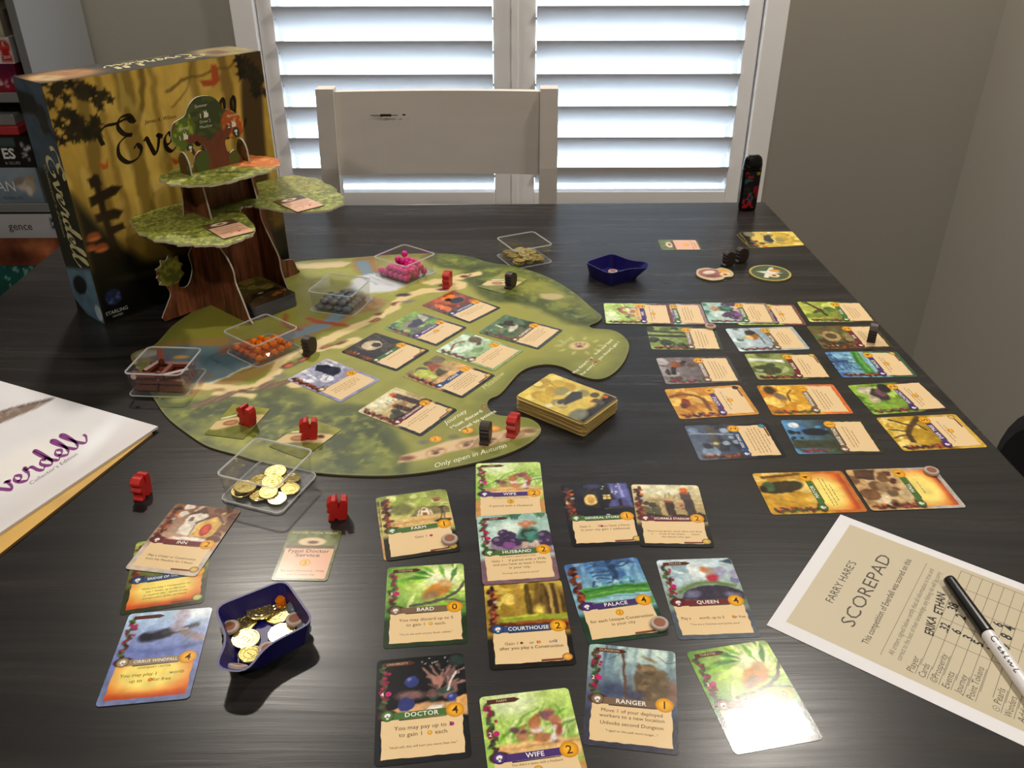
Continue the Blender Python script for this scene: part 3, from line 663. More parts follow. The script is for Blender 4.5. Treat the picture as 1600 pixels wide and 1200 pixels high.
def a_palace(P):
    P.grad((120, 170, 190), (64, 104, 164), 56, 88).dots(8, 10, 62, 64, 88, 5, [(112, 166, 200), (56, 96, 156), (150, 196, 216)], a=.7)
    for x in (14, 22, 50, 58): P.line([(x, 58), (x+1, 88)], 3, (150, 196, 214), 3, .6)
    R = random.Random(2)
    P.line([(38, 58), (39, 72), (38, 88)], 6, (42, 62, 98), 1.6)
    for i in range(14):
        y = R.uniform(62, 84); q = R.choice((-1, 1)); P.line([(38, y), (38+q*R.uniform(8, 13), y+R.uniform(-2, 6)), (38+q*R.uniform(14, 22), y+R.uniform(-4, 5))], R.uniform(1, 2), R.choice([(42, 62, 98), (60, 92, 130), (50, 76, 112)]), 1.2)
    P.ell(38.5, 61, 3, 3.4, (170, 214, 224), soft=2).dots(12, 22, 54, 58, 66, 2, [(90, 150, 170), (60, 110, 140), (150, 200, 206)])
    P.poly([(8, 44), (63, 44), (63, 57), (40, 59), (8, 58)], (72, 138, 58), 2).line([(10, 54), (34, 57), (60, 54)], 1.6, (44, 96, 50)).line([(14, 50), (40, 52), (62, 50)], 1.4, (120, 176, 80)).poly([(8, 40), (63, 41), (63, 47), (36, 48), (8, 45)], (150, 190, 206), 1.4).line([(8, 44), (36, 46), (63, 44)], .9, (90, 140, 170)).poly([(8, 34), (63, 34), (63, 42), (30, 41), (8, 42)], (84, 144, 66), 1.6)
def a_queen(P):
    P.grad((130, 150, 140), (196, 214, 220), 44, 84).ell(26, 74, 16, 10, (226, 234, 232), soft=9).dots(9, 46, 63, 56, 74, 4.5, [(140, 138, 166), (160, 160, 184), (120, 120, 150)]).poly([(52, 84), (63, 88), (63, 80)], (60, 76, 90), 2).dots(6, 8, 22, 58, 80, 5, [(150, 176, 186), (180, 200, 206)])
    P.poly([(10, 40), (18, 52), (34, 57), (50, 56), (63, 48), (63, 38), (10, 36)], (60, 54, 68), 1.6).line([(12, 50), (24, 57), (40, 60), (58, 55)], 4, (104, 130, 76), 2).ell(22, 47, 6, 4, (110, 108, 136), 10, 3).ell(54, 45, 6, 3, (116, 116, 142), -10, 3).poly([(10, 34), (63, 34), (63, 40), (10, 41)], (104, 126, 84), 2)
    P.ell(42, 65, 5, 5, (176, 56, 70), soft=2.5); P.ell(41, 73, 4.6, 4, (176, 150, 132), soft=2.5); P.ell(37, 75, 3, 3, (214, 132, 82), soft=2)
def a_doctor(P):
    P.fill((20, 20, 24)); P.dots(12, 18, 60, 70, 86, .5, [(206, 206, 196)]).ell(58, 82, 6, 5, (40, 56, 52), soft=3)
    R = random.Random(3)
    for i in range(26):
        a = R.uniform(.2, 2.6); r = R.uniform(8, 15); x = 46+R.uniform(-6, 6); y = 62+R.uniform(-6, 6); P.line([(x, y), (x+r*math.cos(a), y+r*math.sin(a))], 1.6, R.choice([(150, 112, 104), (110, 82, 78), (176, 132, 120)]), 1.4, .9)
    patches(P, 46, 58, 10, 9, [(140, 100, 92), (120, 84, 78), (44, 74, 66), (164, 116, 102)], 14, 5, 6); P.ell(24, 54, 10, 4, (120, 88, 86), soft=3); P.line([(50, 56), (56, 72)], 1.6, (226, 220, 212))
    for x, y, r in ((25, 66, 5.2), (21, 47, 6), (53, 49, 4)): P.ell(x, y, r, r*.95, (50, 60, 124)).ell(x-r*.3, y+r*.35, r*.35, r*.3, (120, 130, 184))
    P.poly([(10, 34), (63, 34), (63, 45), (36, 47), (10, 43)], (204, 158, 108), 1.6); P.ell(21, 46, 6, 5.4, (44, 52, 110)); P.poly([(34, 40), (45, 40.5), (47, 44), (38, 44)], (232, 226, 218), .8); P.ell(61, 46.5, 5.6, 4.4, (222, 166, 96), 30)
def a_ranger(P):
    P.grad((74, 82, 104), (164, 192, 188), 42, 80).ell(46, 82, 16, 8, (196, 214, 204), soft=8)
    for x, w, c in ((17, 5, (112, 138, 150)), (26, 3, (134, 162, 168)), (34, 2, (140, 168, 172)), (59, 4, (122, 146, 148)), (12, 3, (94, 118, 134)), (44, 3, (140, 164, 166))): P.line([(x, 40), (x-1, 64), (x+1, 88)], w, c, 1.6)
    P.line([(50, 82), (57, 76), (63, 78)], .7, (84, 98, 100)).line([(14, 74), (22, 80), (24, 86)], .8, (84, 104, 112)).ell(20, 46, 12, 8, (70, 78, 104), soft=6).ell(60, 50, 6, 10, (134, 100, 86), soft=5)
    P.ell(46, 52, 13, 17, (104, 88, 66), soft=6); patches(P, 46, 56, 11, 14, [(110, 92, 68), (84, 68, 50), (130, 108, 78), (96, 80, 60)], 16, 5, 7); patches(P, 36, 44, 5, 5, [(70, 68, 88), (80, 78, 98)], 5, 4, 8); patches(P, 43, 73, 7, 5, [(134, 112, 78), (150, 122, 92), (110, 90, 66)], 7, 4, 9); P.line([(28, 40), (26, 64), (25, 84)], 1.6, (104, 70, 50))
def a_inn(P):
    P.grad((176, 150, 130), (130, 84, 58), 44, 88).dots(16, 42, 63, 46, 88, 5, [(120, 70, 46), (92, 52, 38), (146, 94, 62)]).dots(9, 12, 30, 70, 88, 4, [(216, 204, 190), (186, 160, 140)])
    P.poly([(20, 48), (36, 46), (38, 74), (30, 84), (20, 74)], (222, 212, 196), 1.6).poly([(16, 72), (30, 88), (36, 78), (28, 78)], (92, 60, 48), 1.2).poly([(23, 66), (27, 66), (27, 72), (23, 72)], (110, 84, 76), .8).poly([(33, 46), (52, 48), (54, 66), (46, 76), (34, 66)], (214, 172, 88), 1.2).line([(31, 65), (45, 77), (57, 66)], 1.8, (84, 54, 42)).ell(43, 57, 4.6, 8, (172, 42, 36)).ell(43, 57, 3, 6, (196, 70, 54)).line([(32, 46), (32, 66)], 1, (120, 90, 60))
    P.poly([(8, 36), (63, 36), (63, 47), (40, 46), (10, 49)], (190, 150, 124), 2.4).ell(34, 43, 16, 2.2, (236, 230, 220)).ell(56, 46, 7, 4, (92, 52, 40)).dots(5, 48, 61, 60, 84, 1.2, [(234, 192, 90)])
def a_bridge(P): P.grad((96, 104, 50), (140, 150, 70), 40, 88).noise(.3, 8)
def a_windfall(P):
    P.grad((110, 122, 178), (184, 210, 236), 44, 84).ell(52, 84, 14, 7, (226, 236, 246), soft=7).line([(8, 60), (34, 56), (62, 60)], 5, (128, 142, 194), 5).line([(8, 50), (34, 47), (62, 51)], 4, (96, 108, 166), 4).line([(20, 68), (50, 64), (62, 68)], 3, (146, 162, 208), 4)
    P.line([(18, 62), (26, 62), (34, 65)], 9, (34, 34, 48), 3).line([(32, 65), (44, 67), (54, 71)], 5, (60, 56, 64), 3).line([(40, 66), (48, 67)], 2, (196, 186, 178), 2); P.line([(40, 70), (42, 86)], 9, (176, 164, 178), 4, .9); P.line([(46, 63), (60, 57)], 6, (142, 122, 122), 3, .9)
def a_bird2(P): P.grad((150, 170, 180), (206, 220, 226), 40, 88).ell(40, 60, 10, 8, (150, 96, 46)).ell(36, 66, 7, 6, (214, 188, 130)).ell(50, 60, 7, 7, (56, 52, 46)).line([(20, 50), (44, 52), (62, 60)], 1.6, (80, 64, 56)).dots(8, 10, 62, 74, 88, 5, [(90, 120, 96), (170, 190, 190)]).noise(.12, 6)
def mk_art(c0, c1, blobs, n=14, r=7, seed=0, extra=None):
    def f(P):
        P.grad(c0, c1, 38, 88); P.dots(n, 10, 62, 42, 88, r, blobs, seed)
        if extra: extra(P)
        P.noise(.14, 6)
    return f
def leafcol(P): pass

C9 = .85
card((-83.8-2.5, 593.8+1.0, 12.5), a_farm, 'card lying mostly hidden beneath the FARM card', z=0, cell=2.5, kind='construct', panel=None, border=(196, 150, 90))
card((-83.8, 593.8, 11.8), a_farm, 'card titled FARM with a hut and a wooden ring token on it', 'FARM', 'green', '1', [('Gain 1', 24, 4.2), ((41, 1.5, (190, 28, 104)), 25.2, 0)], 'construct', border=(34, 36, 28), z=.36, cell=C9, seal=True)
card((-2.6, 641.7, 2.0), a_wife, 'card titled WIFE half covered by the HUSBAND card', 'WIFE', 'purple', '2', [('You share a space with a Husband', 31, 2.4), ((32, 3.2, GOLD), 26.5, 0), ('3', 25, 5), ('if paired with a Husband', 19, 4)], sign='FARM', cost='2', border=(190, 140, 80), cell=C9, z=.72)
card((11.6, 475.3, 4.5), a_court, 'card titled COURTHOUSE with golden wooden pillars', 'COURTHOUSE', 'blue', '2', [('Gain 1       or 1       or 1', 22, 4), ((25, 1.2, (90, 60, 40)), 23.4, 0), ((38, 1.4, (224, 120, 50)), 23.4, 0), ((50, 1.4, (150, 150, 160)), 23.4, 0), ('after you play a Construction', 17.5, 4, .008)], 'construct', border=(24, 22, 20), cell=C9, z=.36, seal=(214, 150, 60))
card((3.3, 561.5, 5.4), a_husband, 'card titled HUSBAND overlapping the cards above and below it', 'HUSBAND', 'green', '2', [('You share a space with a Wife', 31, 2.4), ('Gain 1    if paired with a Wife', 26, 3.8), ('and you have at least 1 Farm', 21.5, 3.8), ('in your city.', 17, 3.8), ('"Farming with someone special"', 11, 2.4)], sign='FARM', cost='2', border=(124, 94, 104), cell=C9, z=1.08)
card((79.9, 607.8, 3.5), a_store, 'card titled GENERAL STORE with a night scene of lit windows', 'GENERAL STORE', 'green', '1', [('Gain 1      If you have a Farm', 25, 3.8), ('in your city gain 1 additional', 20.5, 3.8), ((29.5, 1.4, (190, 28, 84)), 26.2, 0)], 'construct', border=(24, 24, 28), cell=C9, seal=True)
card((142.4, 605.5, -1.6), a_stadium, 'card titled SCURRBLE STADIUM with two dark posts in a pale field', 'SCURRBLE STADIUM', 'maroon', '2', [('Place a non-green, cards other and draw', 19.5, 2.9), ('a       If any of the drawn       match', 15.8, 2.9), ('the named color gain', 12, 2.9)], 'construct', border=(30, 32, 30), cell=C9, z=.36, seal=True, coin=None)
card((-68.5, 495.6, 4.9), a_bard, 'card titled BARD with an orange bird on green leaves, without glare', 'BARD', 'brown', '0', [('You may discard up to 5', 26, 4.2), ('to gain 1      each.', 20.8, 4.2), ((35.5, 1.6, GOLD), 22.2, 0), ('"I\'ve to see such of your finest, rabbits."', 12, 2.5)], sign='THEATRE', cost='3', border=(34, 52, 28), cell=C9)
card((80.4, 500.9, 9.0), a_palace, 'upright card titled PALACE with a ring token on its corner', 'PALACE', 'purple', '4', [((32, 3.2, GOLD), 28.4, 0), ('1', 26.8, 5), ('for each Unique Construction', 20.5, 4.1, .006), ('in your city', 15.8, 4.1)], 'construct', border=(36, 62, 44), cell=C9, seal=True)
card((153.6, 502.6, 2.5), a_queen, 'card titled QUEEN with a pale blue scene and a dark log', 'QUEEN', 'maroon', '4', [('Play a       worth, up to 3       for free', 20, 4), ((48, 1.6, GOLD), 21.3, 0), ('"You are a Gracious and Quirky kind."', 14, 2.5)], sign='PALACE', cost='5', border=(80, 88, 98), cell=C9)
card((-62.7, 397.8, 6.4), a_doctor, 'card titled DOCTOR with a black background and blue berries', 'DOCTOR', 'green', '4', [('You may pay up to 3', 26, 4.6), ((51.5, 1.6, (170, 30, 120)), 27.4, 0), ('to gain 1      each', 20.6, 4.6), ((36.5, 1.7, GOLD), 22, 0), ('"Hold still, this will hurt you more than me."', 12, 2.5)], sign='UNIVERSITY', cost='4', border=(26, 26, 30), cell=.7)
card((13.6, 365.7, 7.6), a_wife, 'card titled WIFE lying alone below the COURTHOUSE card', 'WIFE', 'purple', '2', [('You share a space with a Husband', 31, 2.4), ((32, 3.2, GOLD), 26.5, 0)], sign='FARM', cost='2', border=(190, 140, 80), cell=.7)
card((82.7, 406.4, -7.7), a_ranger, 'card titled RANGER with a grey forest and a brown cloak shape', 'RANGER', 'brown', '1', [('Move 1 of your deployed', 28.2, 4.1), ('workers to a new location', 23.8, 4.1), ('Unlocks second Dungeon', 18, 4.1), ('"I aged on the path worn longer..."', 12.4, 2.5)], sign='DUNGEON', cost='2', border=(58, 58, 70), cell=.7)
card((166.8, 408.0, 10.9), a_bard, 'orange bird card lying in the lamp glare beside the RANGER card', 'BARD', 'brown', '0', [('You may discard up to 5', 26, 4.2), ('to gain 1      each.', 20.8, 4.2), ('"I\'ve to see such of your finest, rabbits."', 12, 2.5)], sign='THEATRE', cost='3', border=(58, 66, 60), cell=.7)
card((-283.9, 533.1, 12.4), a_bridge, 'card titled BRIDGE OF THE SKY half under the INN card', 'BRIDGE OF THE SKY', 'blue', '4', [('When you play 1 Construction for   ', 25.4, 2.7), ('pay 1 fewer, up to the total', 21.6, 2.7), ('or equal to the    worth of the', 17.8, 2.7), ('Construction of the sky below', 14, 2.7)], 'construct', border=(48, 52, 30), panel='sun', cell=C9, seal=(170, 176, 90))
card((-261.1, 444.6, 6.5), a_windfall, 'card titled CIRRUS WINDFALL with a blue sky scene and a sunset text panel', 'CIRRUS WINDFALL', 'none', '4', [('LEGENDARY CRITTER', 31, 2.4), ('You may play 1       worth', 24, 4.2), ('up to      for free', 18.6, 4.2), ((32, 1.7, (214, 120, 40)), 20, 0)], sign=' ', border=(110, 122, 160), panel='sun', cell=.7, z=.36)
card((-283.3, 574.1, -8.8), a_inn, 'card titled INN with a red door, on top of the BRIDGE OF THE SKY card', 'INN', 'maroon', '2', [('Play a Critter or Construction', 18, 3.5, .004), ('from the Meadow for 3 fewer', 13.6, 3.5)], 'construct', border=(196, 182, 170), z=.75, cell=C9, seal=True, edge=(150, 140, 132))

# cards of the other player, their tops pointing to the board
G_OPP = 'cards laid out sideways near the table edge'
def opp(pose, art, label, **kw):
    kw.setdefault('greek', 4); kw.setdefault('cell', 1.2); kw.setdefault('num', '2'); return card(pose, art, label, **kw)
opp((211.6, 1026.7, 88.7), a_husband, 'green-bannered card squeezed between WIFE and HUSBAND in the sideways rows', title='HUSBAND', banner='green', border=(150, 120, 120), z=0)
opp((167.4, 1026.6, 87.6), a_wife, 'card titled WIFE lying fully open beside the board tip', title='WIFE', banner='purple', border=(110, 70, 60), z=.4, coin=24, greek=2)
opp((337.5, 1024.0, 89.2), a_wife, 'purple-bannered card peeking from under HUSBAND in the sideways rows', title='WIFE', banner='purple', border=(120, 80, 70), z=0, coin=24, greek=2)
opp((300.7, 1028.6, 88.5), a_husband, 'fully visible card titled HUSBAND in the sideways rows', title='HUSBAND', banner='green', border=(150, 130, 110), z=.4)
opp((432.2, 1031.8, 89.1), mk_art((120, 130, 50), (190, 196, 90), [(206, 214, 110), (120, 140, 50), (90, 110, 46)], extra=lambda P: P.line([(20, 60), (40, 66), (60, 76)], 4, (66, 56, 40)).dots(6, 26, 50, 56, 80, 4, [(70, 60, 40)])), 'lime green card at the table edge beyond the burrow card', title='FOOL', banner='green', border=(60, 60, 50))
opp((216.0, 955.3, 87.9), mk_art((110, 130, 60), (150, 170, 90), [(96, 110, 56), (60, 64, 44), (130, 150, 70)], extra=lambda P: P.line([(36, 44), (38, 86)], 6, (58, 48, 36)).line([(46, 44), (50, 86)], 5, (66, 52, 38))), 'green forest card with a ring token at its far corner', title='TWIG BARGE', banner='brown', kind='construct', border=(50, 54, 40))
opp((319.1, 953.1, 93.9), a_bird2, 'card with a brown and white bird shape on pale sky', title='MILLER', banner='brown', border=(170, 180, 176))
opp((424.1, 958.0, 91.7), mk_art((96, 78, 44), (110, 96, 56), [(70, 54, 34), (140, 120, 80), (90, 104, 50)], extra=lambda P: P.ell(34, 66, 14, 11, (176, 146, 96)).ell(34, 66, 8, 7, (88, 70, 46))), 'brown card with a round burrow and a dark worker standing on it', title='INN', banner='maroon', kind='construct', border=(70, 60, 36), greek=2)
opp((218.0, 873.3, 92.3), mk_art((96, 84, 84), (150, 140, 138), [(120, 108, 106), (90, 70, 60), (170, 162, 160)], extra=lambda P: P.line([(24, 74), (40, 70), (52, 56)], 6, (44, 36, 34)).ell(46, 68, 8, 6, (140, 80, 50)).ell(28, 80, 8, 3, (60, 50, 46))), 'grey brown card with a dark tangle, below the green forest card', title='UNDERTAKER', banner='brown', border=(60, 56, 56), greek=5)
opp((325.9, 882.2, 91.0), mk_art((110, 124, 64), (150, 160, 96), [(130, 142, 80), (90, 104, 54), (168, 176, 120)], extra=lambda P: P.poly([(40, 46), (47, 46), (52, 86), (46, 86)], (214, 216, 206), 3).dots(5, 16, 36, 56, 80, 6, [(70, 76, 50)])), 'olive card with a white waterfall', title='RUINS', banner='maroon', kind='construct', border=(40, 42, 36), greek=3, seal=True)
opp((424.3, 886.6, 90.8), a_palace, 'card titled PALACE in the sideways rows near the table edge', title='PALACE', banner='purple', kind='construct', border=(60, 88, 66), num='4', coin=24, greek=2, seal=True)
opp((218.4, 801.7, 96.5), mk_art((196, 130, 40), (206, 150, 60), [(220, 168, 66), (176, 110, 34), (230, 186, 90)], extra=lambda P: P.line([(14, 50), (40, 52), (50, 70), (46, 86)], 4.5, (120, 70, 30)).ell(32, 72, 9, 5, (130, 60, 34)).ell(26, 76, 6, 4, (96, 50, 36))), 'orange card with a curling brown branch', title='CASTLE', banner='purple', kind='construct', border=(200, 140, 62), num='4', coin=22, greek=2, seal=(40, 30, 30))
opp((321.7, 806.1, 91.9), mk_art((222, 166, 50), (190, 120, 40), [(232, 184, 70), (206, 140, 40), (240, 200, 100)], extra=lambda P: P.ell(52, 76, 8, 6, (36, 28, 26)).ell(52, 76, 11, 8, (110, 70, 40), a=.5).ell(38, 68, 9, 5, (120, 100, 80), 30).line([(28, 60), (44, 58), (52, 52)], 2, (80, 50, 36))), 'amber card with a black hole in a log', title='WANDERER', banner='brown', border=(214, 110, 50), num='1', greek=4)
opp((427.3, 810.1, 96.7), mk_art((110, 140, 50), (150, 190, 66), [(130, 170, 60), (90, 120, 46), (170, 200, 90)], extra=lambda P: P.ell(40, 62, 14, 9, (60, 50, 52), 20).ell(30, 72, 8, 6, (186, 170, 140)).ell(44, 58, 9, 6, (110, 76, 86)).poly([(40, 74), (56, 62), (58, 76), (48, 84)], (196, 182, 160)).ell(52, 50, 10, 7, (44, 40, 44))), 'bright green card with a dark reclining shape and purple banner', title='ARCHITECT', banner='purple', border=(44, 42, 44), num='2', coin=24, greek=3)
opp((226.5, 723.9, 93.8), mk_art((40, 46, 60), (86, 100, 120), [(60, 72, 92), (120, 140, 164), (34, 40, 52)], extra=lambda P: P.poly([(24, 60), (60, 58), (60, 68), (24, 68), (18, 64)], (76, 70, 68)).ell(28, 64, 2.5, 2.5, (196, 180, 120)).dots(6, 14, 60, 42, 54, 4, [(30, 34, 42), (150, 166, 186)]).line([(44, 42), (48, 86)], 2, (150, 168, 190))), 'dark stormy blue card with a pale signpost', title='POST OFFICE', banner='blue', kind='construct', border=(28, 30, 36), greek=6, seal=(60, 120, 150))
opp((328.2, 732.0, 90.3), mk_art((56, 62, 50), (86, 140, 190), [(90, 146, 196), (76, 128, 180)], 6, extra=lambda P: P.poly([(10, 36), (24, 36), (26, 88), (10, 88)], (60, 66, 48), 3).ell(53, 77, 5.5, 5.5, (240, 244, 246)).ell(40, 58, 7, 14, (30, 36, 46)).dots(6, 26, 44, 74, 86, 3, [(34, 44, 50)]).dots(4, 44, 62, 40, 50, 4, [(50, 70, 90)])), 'night blue card with a full white moon and a dark hanging shape', title='BARGE TOAD', banner='brown', border=(48, 50, 40), num='1', greek=3)
opp((433.1, 739.8, 94.5), mk_art((170, 130, 30), (206, 170, 60), [(222, 190, 90), (180, 140, 40), (236, 208, 120)], extra=lambda P: P.line([(16, 70), (34, 66), (60, 44)], 6, (84, 60, 34)).line([(34, 66), (40, 84)], 2.4, (60, 44, 28)).line([(44, 58), (58, 76)], 2.4, (60, 44, 28)).line([(30, 68), (24, 86)], 2, (60, 44, 28)).line([(50, 52), (36, 46)], 2, (66, 50, 30))), 'golden card with a dark bare tree and purple banner', title='EVER TREE', banner='purple', kind='construct', border=(206, 166, 60), num='5', coin=22, greek=2, seal=True)
opp((275.9, 638.4, 92.7), mk_art((206, 160, 60), (200, 152, 50), [(222, 180, 84), (190, 140, 44), (232, 196, 110)], extra=lambda P: P.ell(40, 66, 9, 22, (60, 52, 34), 10).ell(42, 78, 8, 6, (70, 96, 60)).ell(38, 84, 5, 3, (44, 34, 26)).line([(60, 44), (56, 80)], 4, (110, 66, 30))), 'yellow card with a dark slender shape and sunset panel above the scorepad', title='MAYOR', banner='green', border=(190, 110, 50), num='4', panel='sun', greek=3)
opp((367.2, 643.6, 93.0), mk_art((196, 166, 120), (186, 150, 100), [(206, 178, 132), (120, 84, 56), (226, 204, 166)], extra=lambda P: P.poly([(44, 66), (62, 60), (63, 80), (50, 84)], (84, 60, 44)).ell(34, 62, 8, 7, (150, 120, 86)).dots(5, 36, 60, 44, 60, 3, [(90, 50, 40)]).ell(24, 58, 5, 5, (110, 90, 64))), 'tan card with brown shapes, sunset panel and a ring token on its corner', title='HALL', banner='green', kind='construct', border=(176, 168, 160), num='4', panel='sun', greek=1, z=.36, seal=(170, 40, 36))

# the eight cards on the board
def mead(pose, art, label, **kw):
    kw.setdefault('greek', 3); kw.setdefault('cell', 1.2); kw.setdefault('num', '2')
    return card(pose, art, label, z=2.25, group=None, **kw)
mead((-68.1, 1046.2, 50.1), mk_art((90, 64, 60), (150, 62, 34), [(196, 84, 36), (226, 120, 50), (120, 44, 30)], extra=lambda P: P.ell(40, 66, 16, 12, (230, 140, 66), a=.6, soft=8).ell(42, 62, 11, 8, (40, 40, 52)).ell(36, 72, 5, 5, (34, 30, 36))), 'card with a fiery orange scene on the board', title='HISTORIAN', banner='blue', border=(50, 46, 48))
mead((-110.8, 981.7, 55.3), mk_art((96, 90, 96), (140, 170, 100), [(120, 160, 76), (90, 96, 104), (160, 190, 110)], extra=lambda P: P.ell(36, 62, 16, 9, (70, 66, 82)).ell(28, 72, 9, 5, (150, 140, 116)).poly([(44, 56), (58, 60), (58, 80), (50, 72)], (186, 180, 160))), 'card with a slate grey shape, lime leaves and purple banner on the board', title='ARCHITECT', banner='purple', border=(50, 50, 56), coin=27, greek=2)
mead((-153.7, 918.0, 56.5), mk_art((50, 44, 40), (60, 54, 48), [(44, 38, 36), (80, 68, 56), (60, 50, 42)], extra=lambda P: P.ell(34, 68, 13, 12, (206, 188, 150)).ell(38, 64, 6, 6, (50, 46, 44)).line([(20, 62), (22, 84)], 2, (110, 90, 66)).line([(50, 58), (58, 86)], 2, (90, 76, 60))), 'card with a cream opening framed in black on the board', title='MINE', banner='green', kind='construct', border=(36, 36, 38), greek=1, seal=True)
mead((-204.2, 848.6, 53.8), mk_art((140, 140, 166), (190, 190, 206), [(206, 206, 220), (160, 162, 186), (226, 226, 234)], extra=lambda P: P.poly([(36, 50), (50, 50), (52, 76), (44, 86), (34, 78)], (40, 44, 62)).ell(46, 60, 9, 9, (44, 48, 66)).line([(24, 50), (36, 56)], 1, (90, 92, 116)).line([(16, 44), (20, 84)], 2.4, (150, 152, 178)).line([(28, 60), (30, 86)], 2.2, (166, 168, 192)).line([(56, 50), (58, 86)], 2.4, (150, 152, 178))), 'pale lavender winter card with a dark bluish tower on the board', title='', banner='none', kind='construct', border=(140, 140, 170), num='0', greek=4, edge=(120, 118, 140))
mead((11.5, 971.0, 58.0), mk_art((96, 96, 70), (90, 120, 90), [(70, 100, 70), (120, 130, 100), (50, 66, 50)], extra=lambda P: P.ell(36, 58, 14, 5, (214, 204, 184), 10).ell(44, 68, 8, 9, (56, 46, 42)).ell(52, 60, 8, 7, (90, 110, 90)).dots(5, 14, 30, 70, 86, 2, [(220, 220, 160)])), 'card with a white crescent shape on dark green, next to the haven print', title='CHIPSMITH', banner='brown', border=(56, 66, 70), greek=4)
mead((-39.4, 918.3, 55.5), mk_art((150, 176, 130), (196, 220, 190), [(170, 200, 160), (214, 232, 210), (130, 160, 110)], extra=lambda P: P.ell(52, 66, 8, 9, (110, 90, 66)).ell(46, 56, 5, 3, (80, 66, 56)).line([(14, 74), (30, 80), (40, 74)], 2.4, (140, 76, 60)).ell(30, 62, 12, 8, (214, 230, 206), soft=5)), 'mint green card with a brown umbrella shape on the board', title='', banner='none', border=(140, 160, 110), num='1', greek=3)
mead((-72.9, 856.9, 55.2), mk_art((206, 160, 104), (150, 150, 80), [(196, 200, 100), (130, 120, 80), (90, 80, 56)], extra=lambda P: P.poly([(26, 66), (40, 84), (48, 66)], (150, 76, 48)).ell(44, 58, 6, 7, (170, 140, 96)).poly([(14, 42), (62, 42), (62, 52), (14, 50)], (212, 168, 110), 3).ell(20, 70, 8, 12, (190, 196, 84)).ell(54, 78, 9, 8, (120, 104, 76))), 'card with a red roofed hut and blue banner on the board', title='CRANE', banner='blue', kind='construct', border=(44, 44, 42), num='1', greek=5, seal=True)
mead((-112.4, 780.6, 56.2), a_stadium, 'card with two dark posts and maroon banner on the board', title='SCURRBLE STADIUM', banner='maroon', kind='construct', border=(44, 46, 50), greek=3, seal=True)

# --- face-down cards
def back_art(P):
    P.grad((206, 178, 84), (222, 196, 90), 0, 88); P.dots(18, 4, 60, 50, 88, 8, [(236, 214, 120), (206, 172, 66), (188, 154, 60)])
    P.dots(10, 4, 60, 30, 60, 6, [(220, 214, 170), (196, 180, 110), (150, 140, 90)]); P.poly([(16, 36), (40, 30), (50, 38), (44, 46), (22, 44)], (62, 60, 56), 2); P.ell(20, 43, 6, 4, (74, 70, 62))
    P.poly([(0, 0), (63, 0), (63, 16), (34, 10), (0, 20)], (44, 40, 36), 5); P.dots(7, 40, 62, 4, 26, 4, [(206, 92, 40), (190, 110, 60), (90, 80, 60)]); P.ell(10, 14, 12, 9, (120, 120, 96), soft=4)
    P.line([(40, 60), (46, 84)], 2, (170, 140, 60)); P.noise(.12, 6)
def back_card(label, group=None, plain=False, cell=1.2):
    o = Mb().prism(CARD_OUT, 0, .48).build('playing_card', mat('card_core_back', (186, 160, 96), .6) if not plain else mat('card_core_dark', (92, 92, 96), .6), label=label, cat='card', group=group)
    return o
G_D = 'face-down cards in the draw pile'
dk = back_card('face-down card inside the draw pile lying in the notch of the board', G_D)
DX, DY, DA = 59, 785, 51.0
for i in range(31):
    c = dk if i == 0 else copy_tree(dk)
    on_table(c, DX+RNG.uniform(-1.6, 1.6), DY+RNG.uniform(-1.6, 1.6), i*.52, DA+RNG.uniform(-2.2, 2.2))
tp = back_card('topmost face-down card of the draw pile, golden forest print'); painted('printed_back', CARD_OUT, 1.0, back_art, M_CARD, tp, .49, 5, CW/2, CHT/2); on_table(tp, DX, DY, 31*.52, DA)
h1 = back_card('face-down golden card under another one by the black vaporizer'); painted('printed_back', CARD_OUT, 1.4, back_art, M_CARD, h1, .49, 6, CW/2, CHT/2); on_table(h1, 414, 1303, 0, 277)
h2 = back_card('face-down golden card on top of another one by the black vaporizer'); painted('printed_back', CARD_OUT, 1.2, back_art, M_CARD, h2, .49, 5, CW/2, CHT/2); on_table(h2, 418, 1307, .52, 271.5)
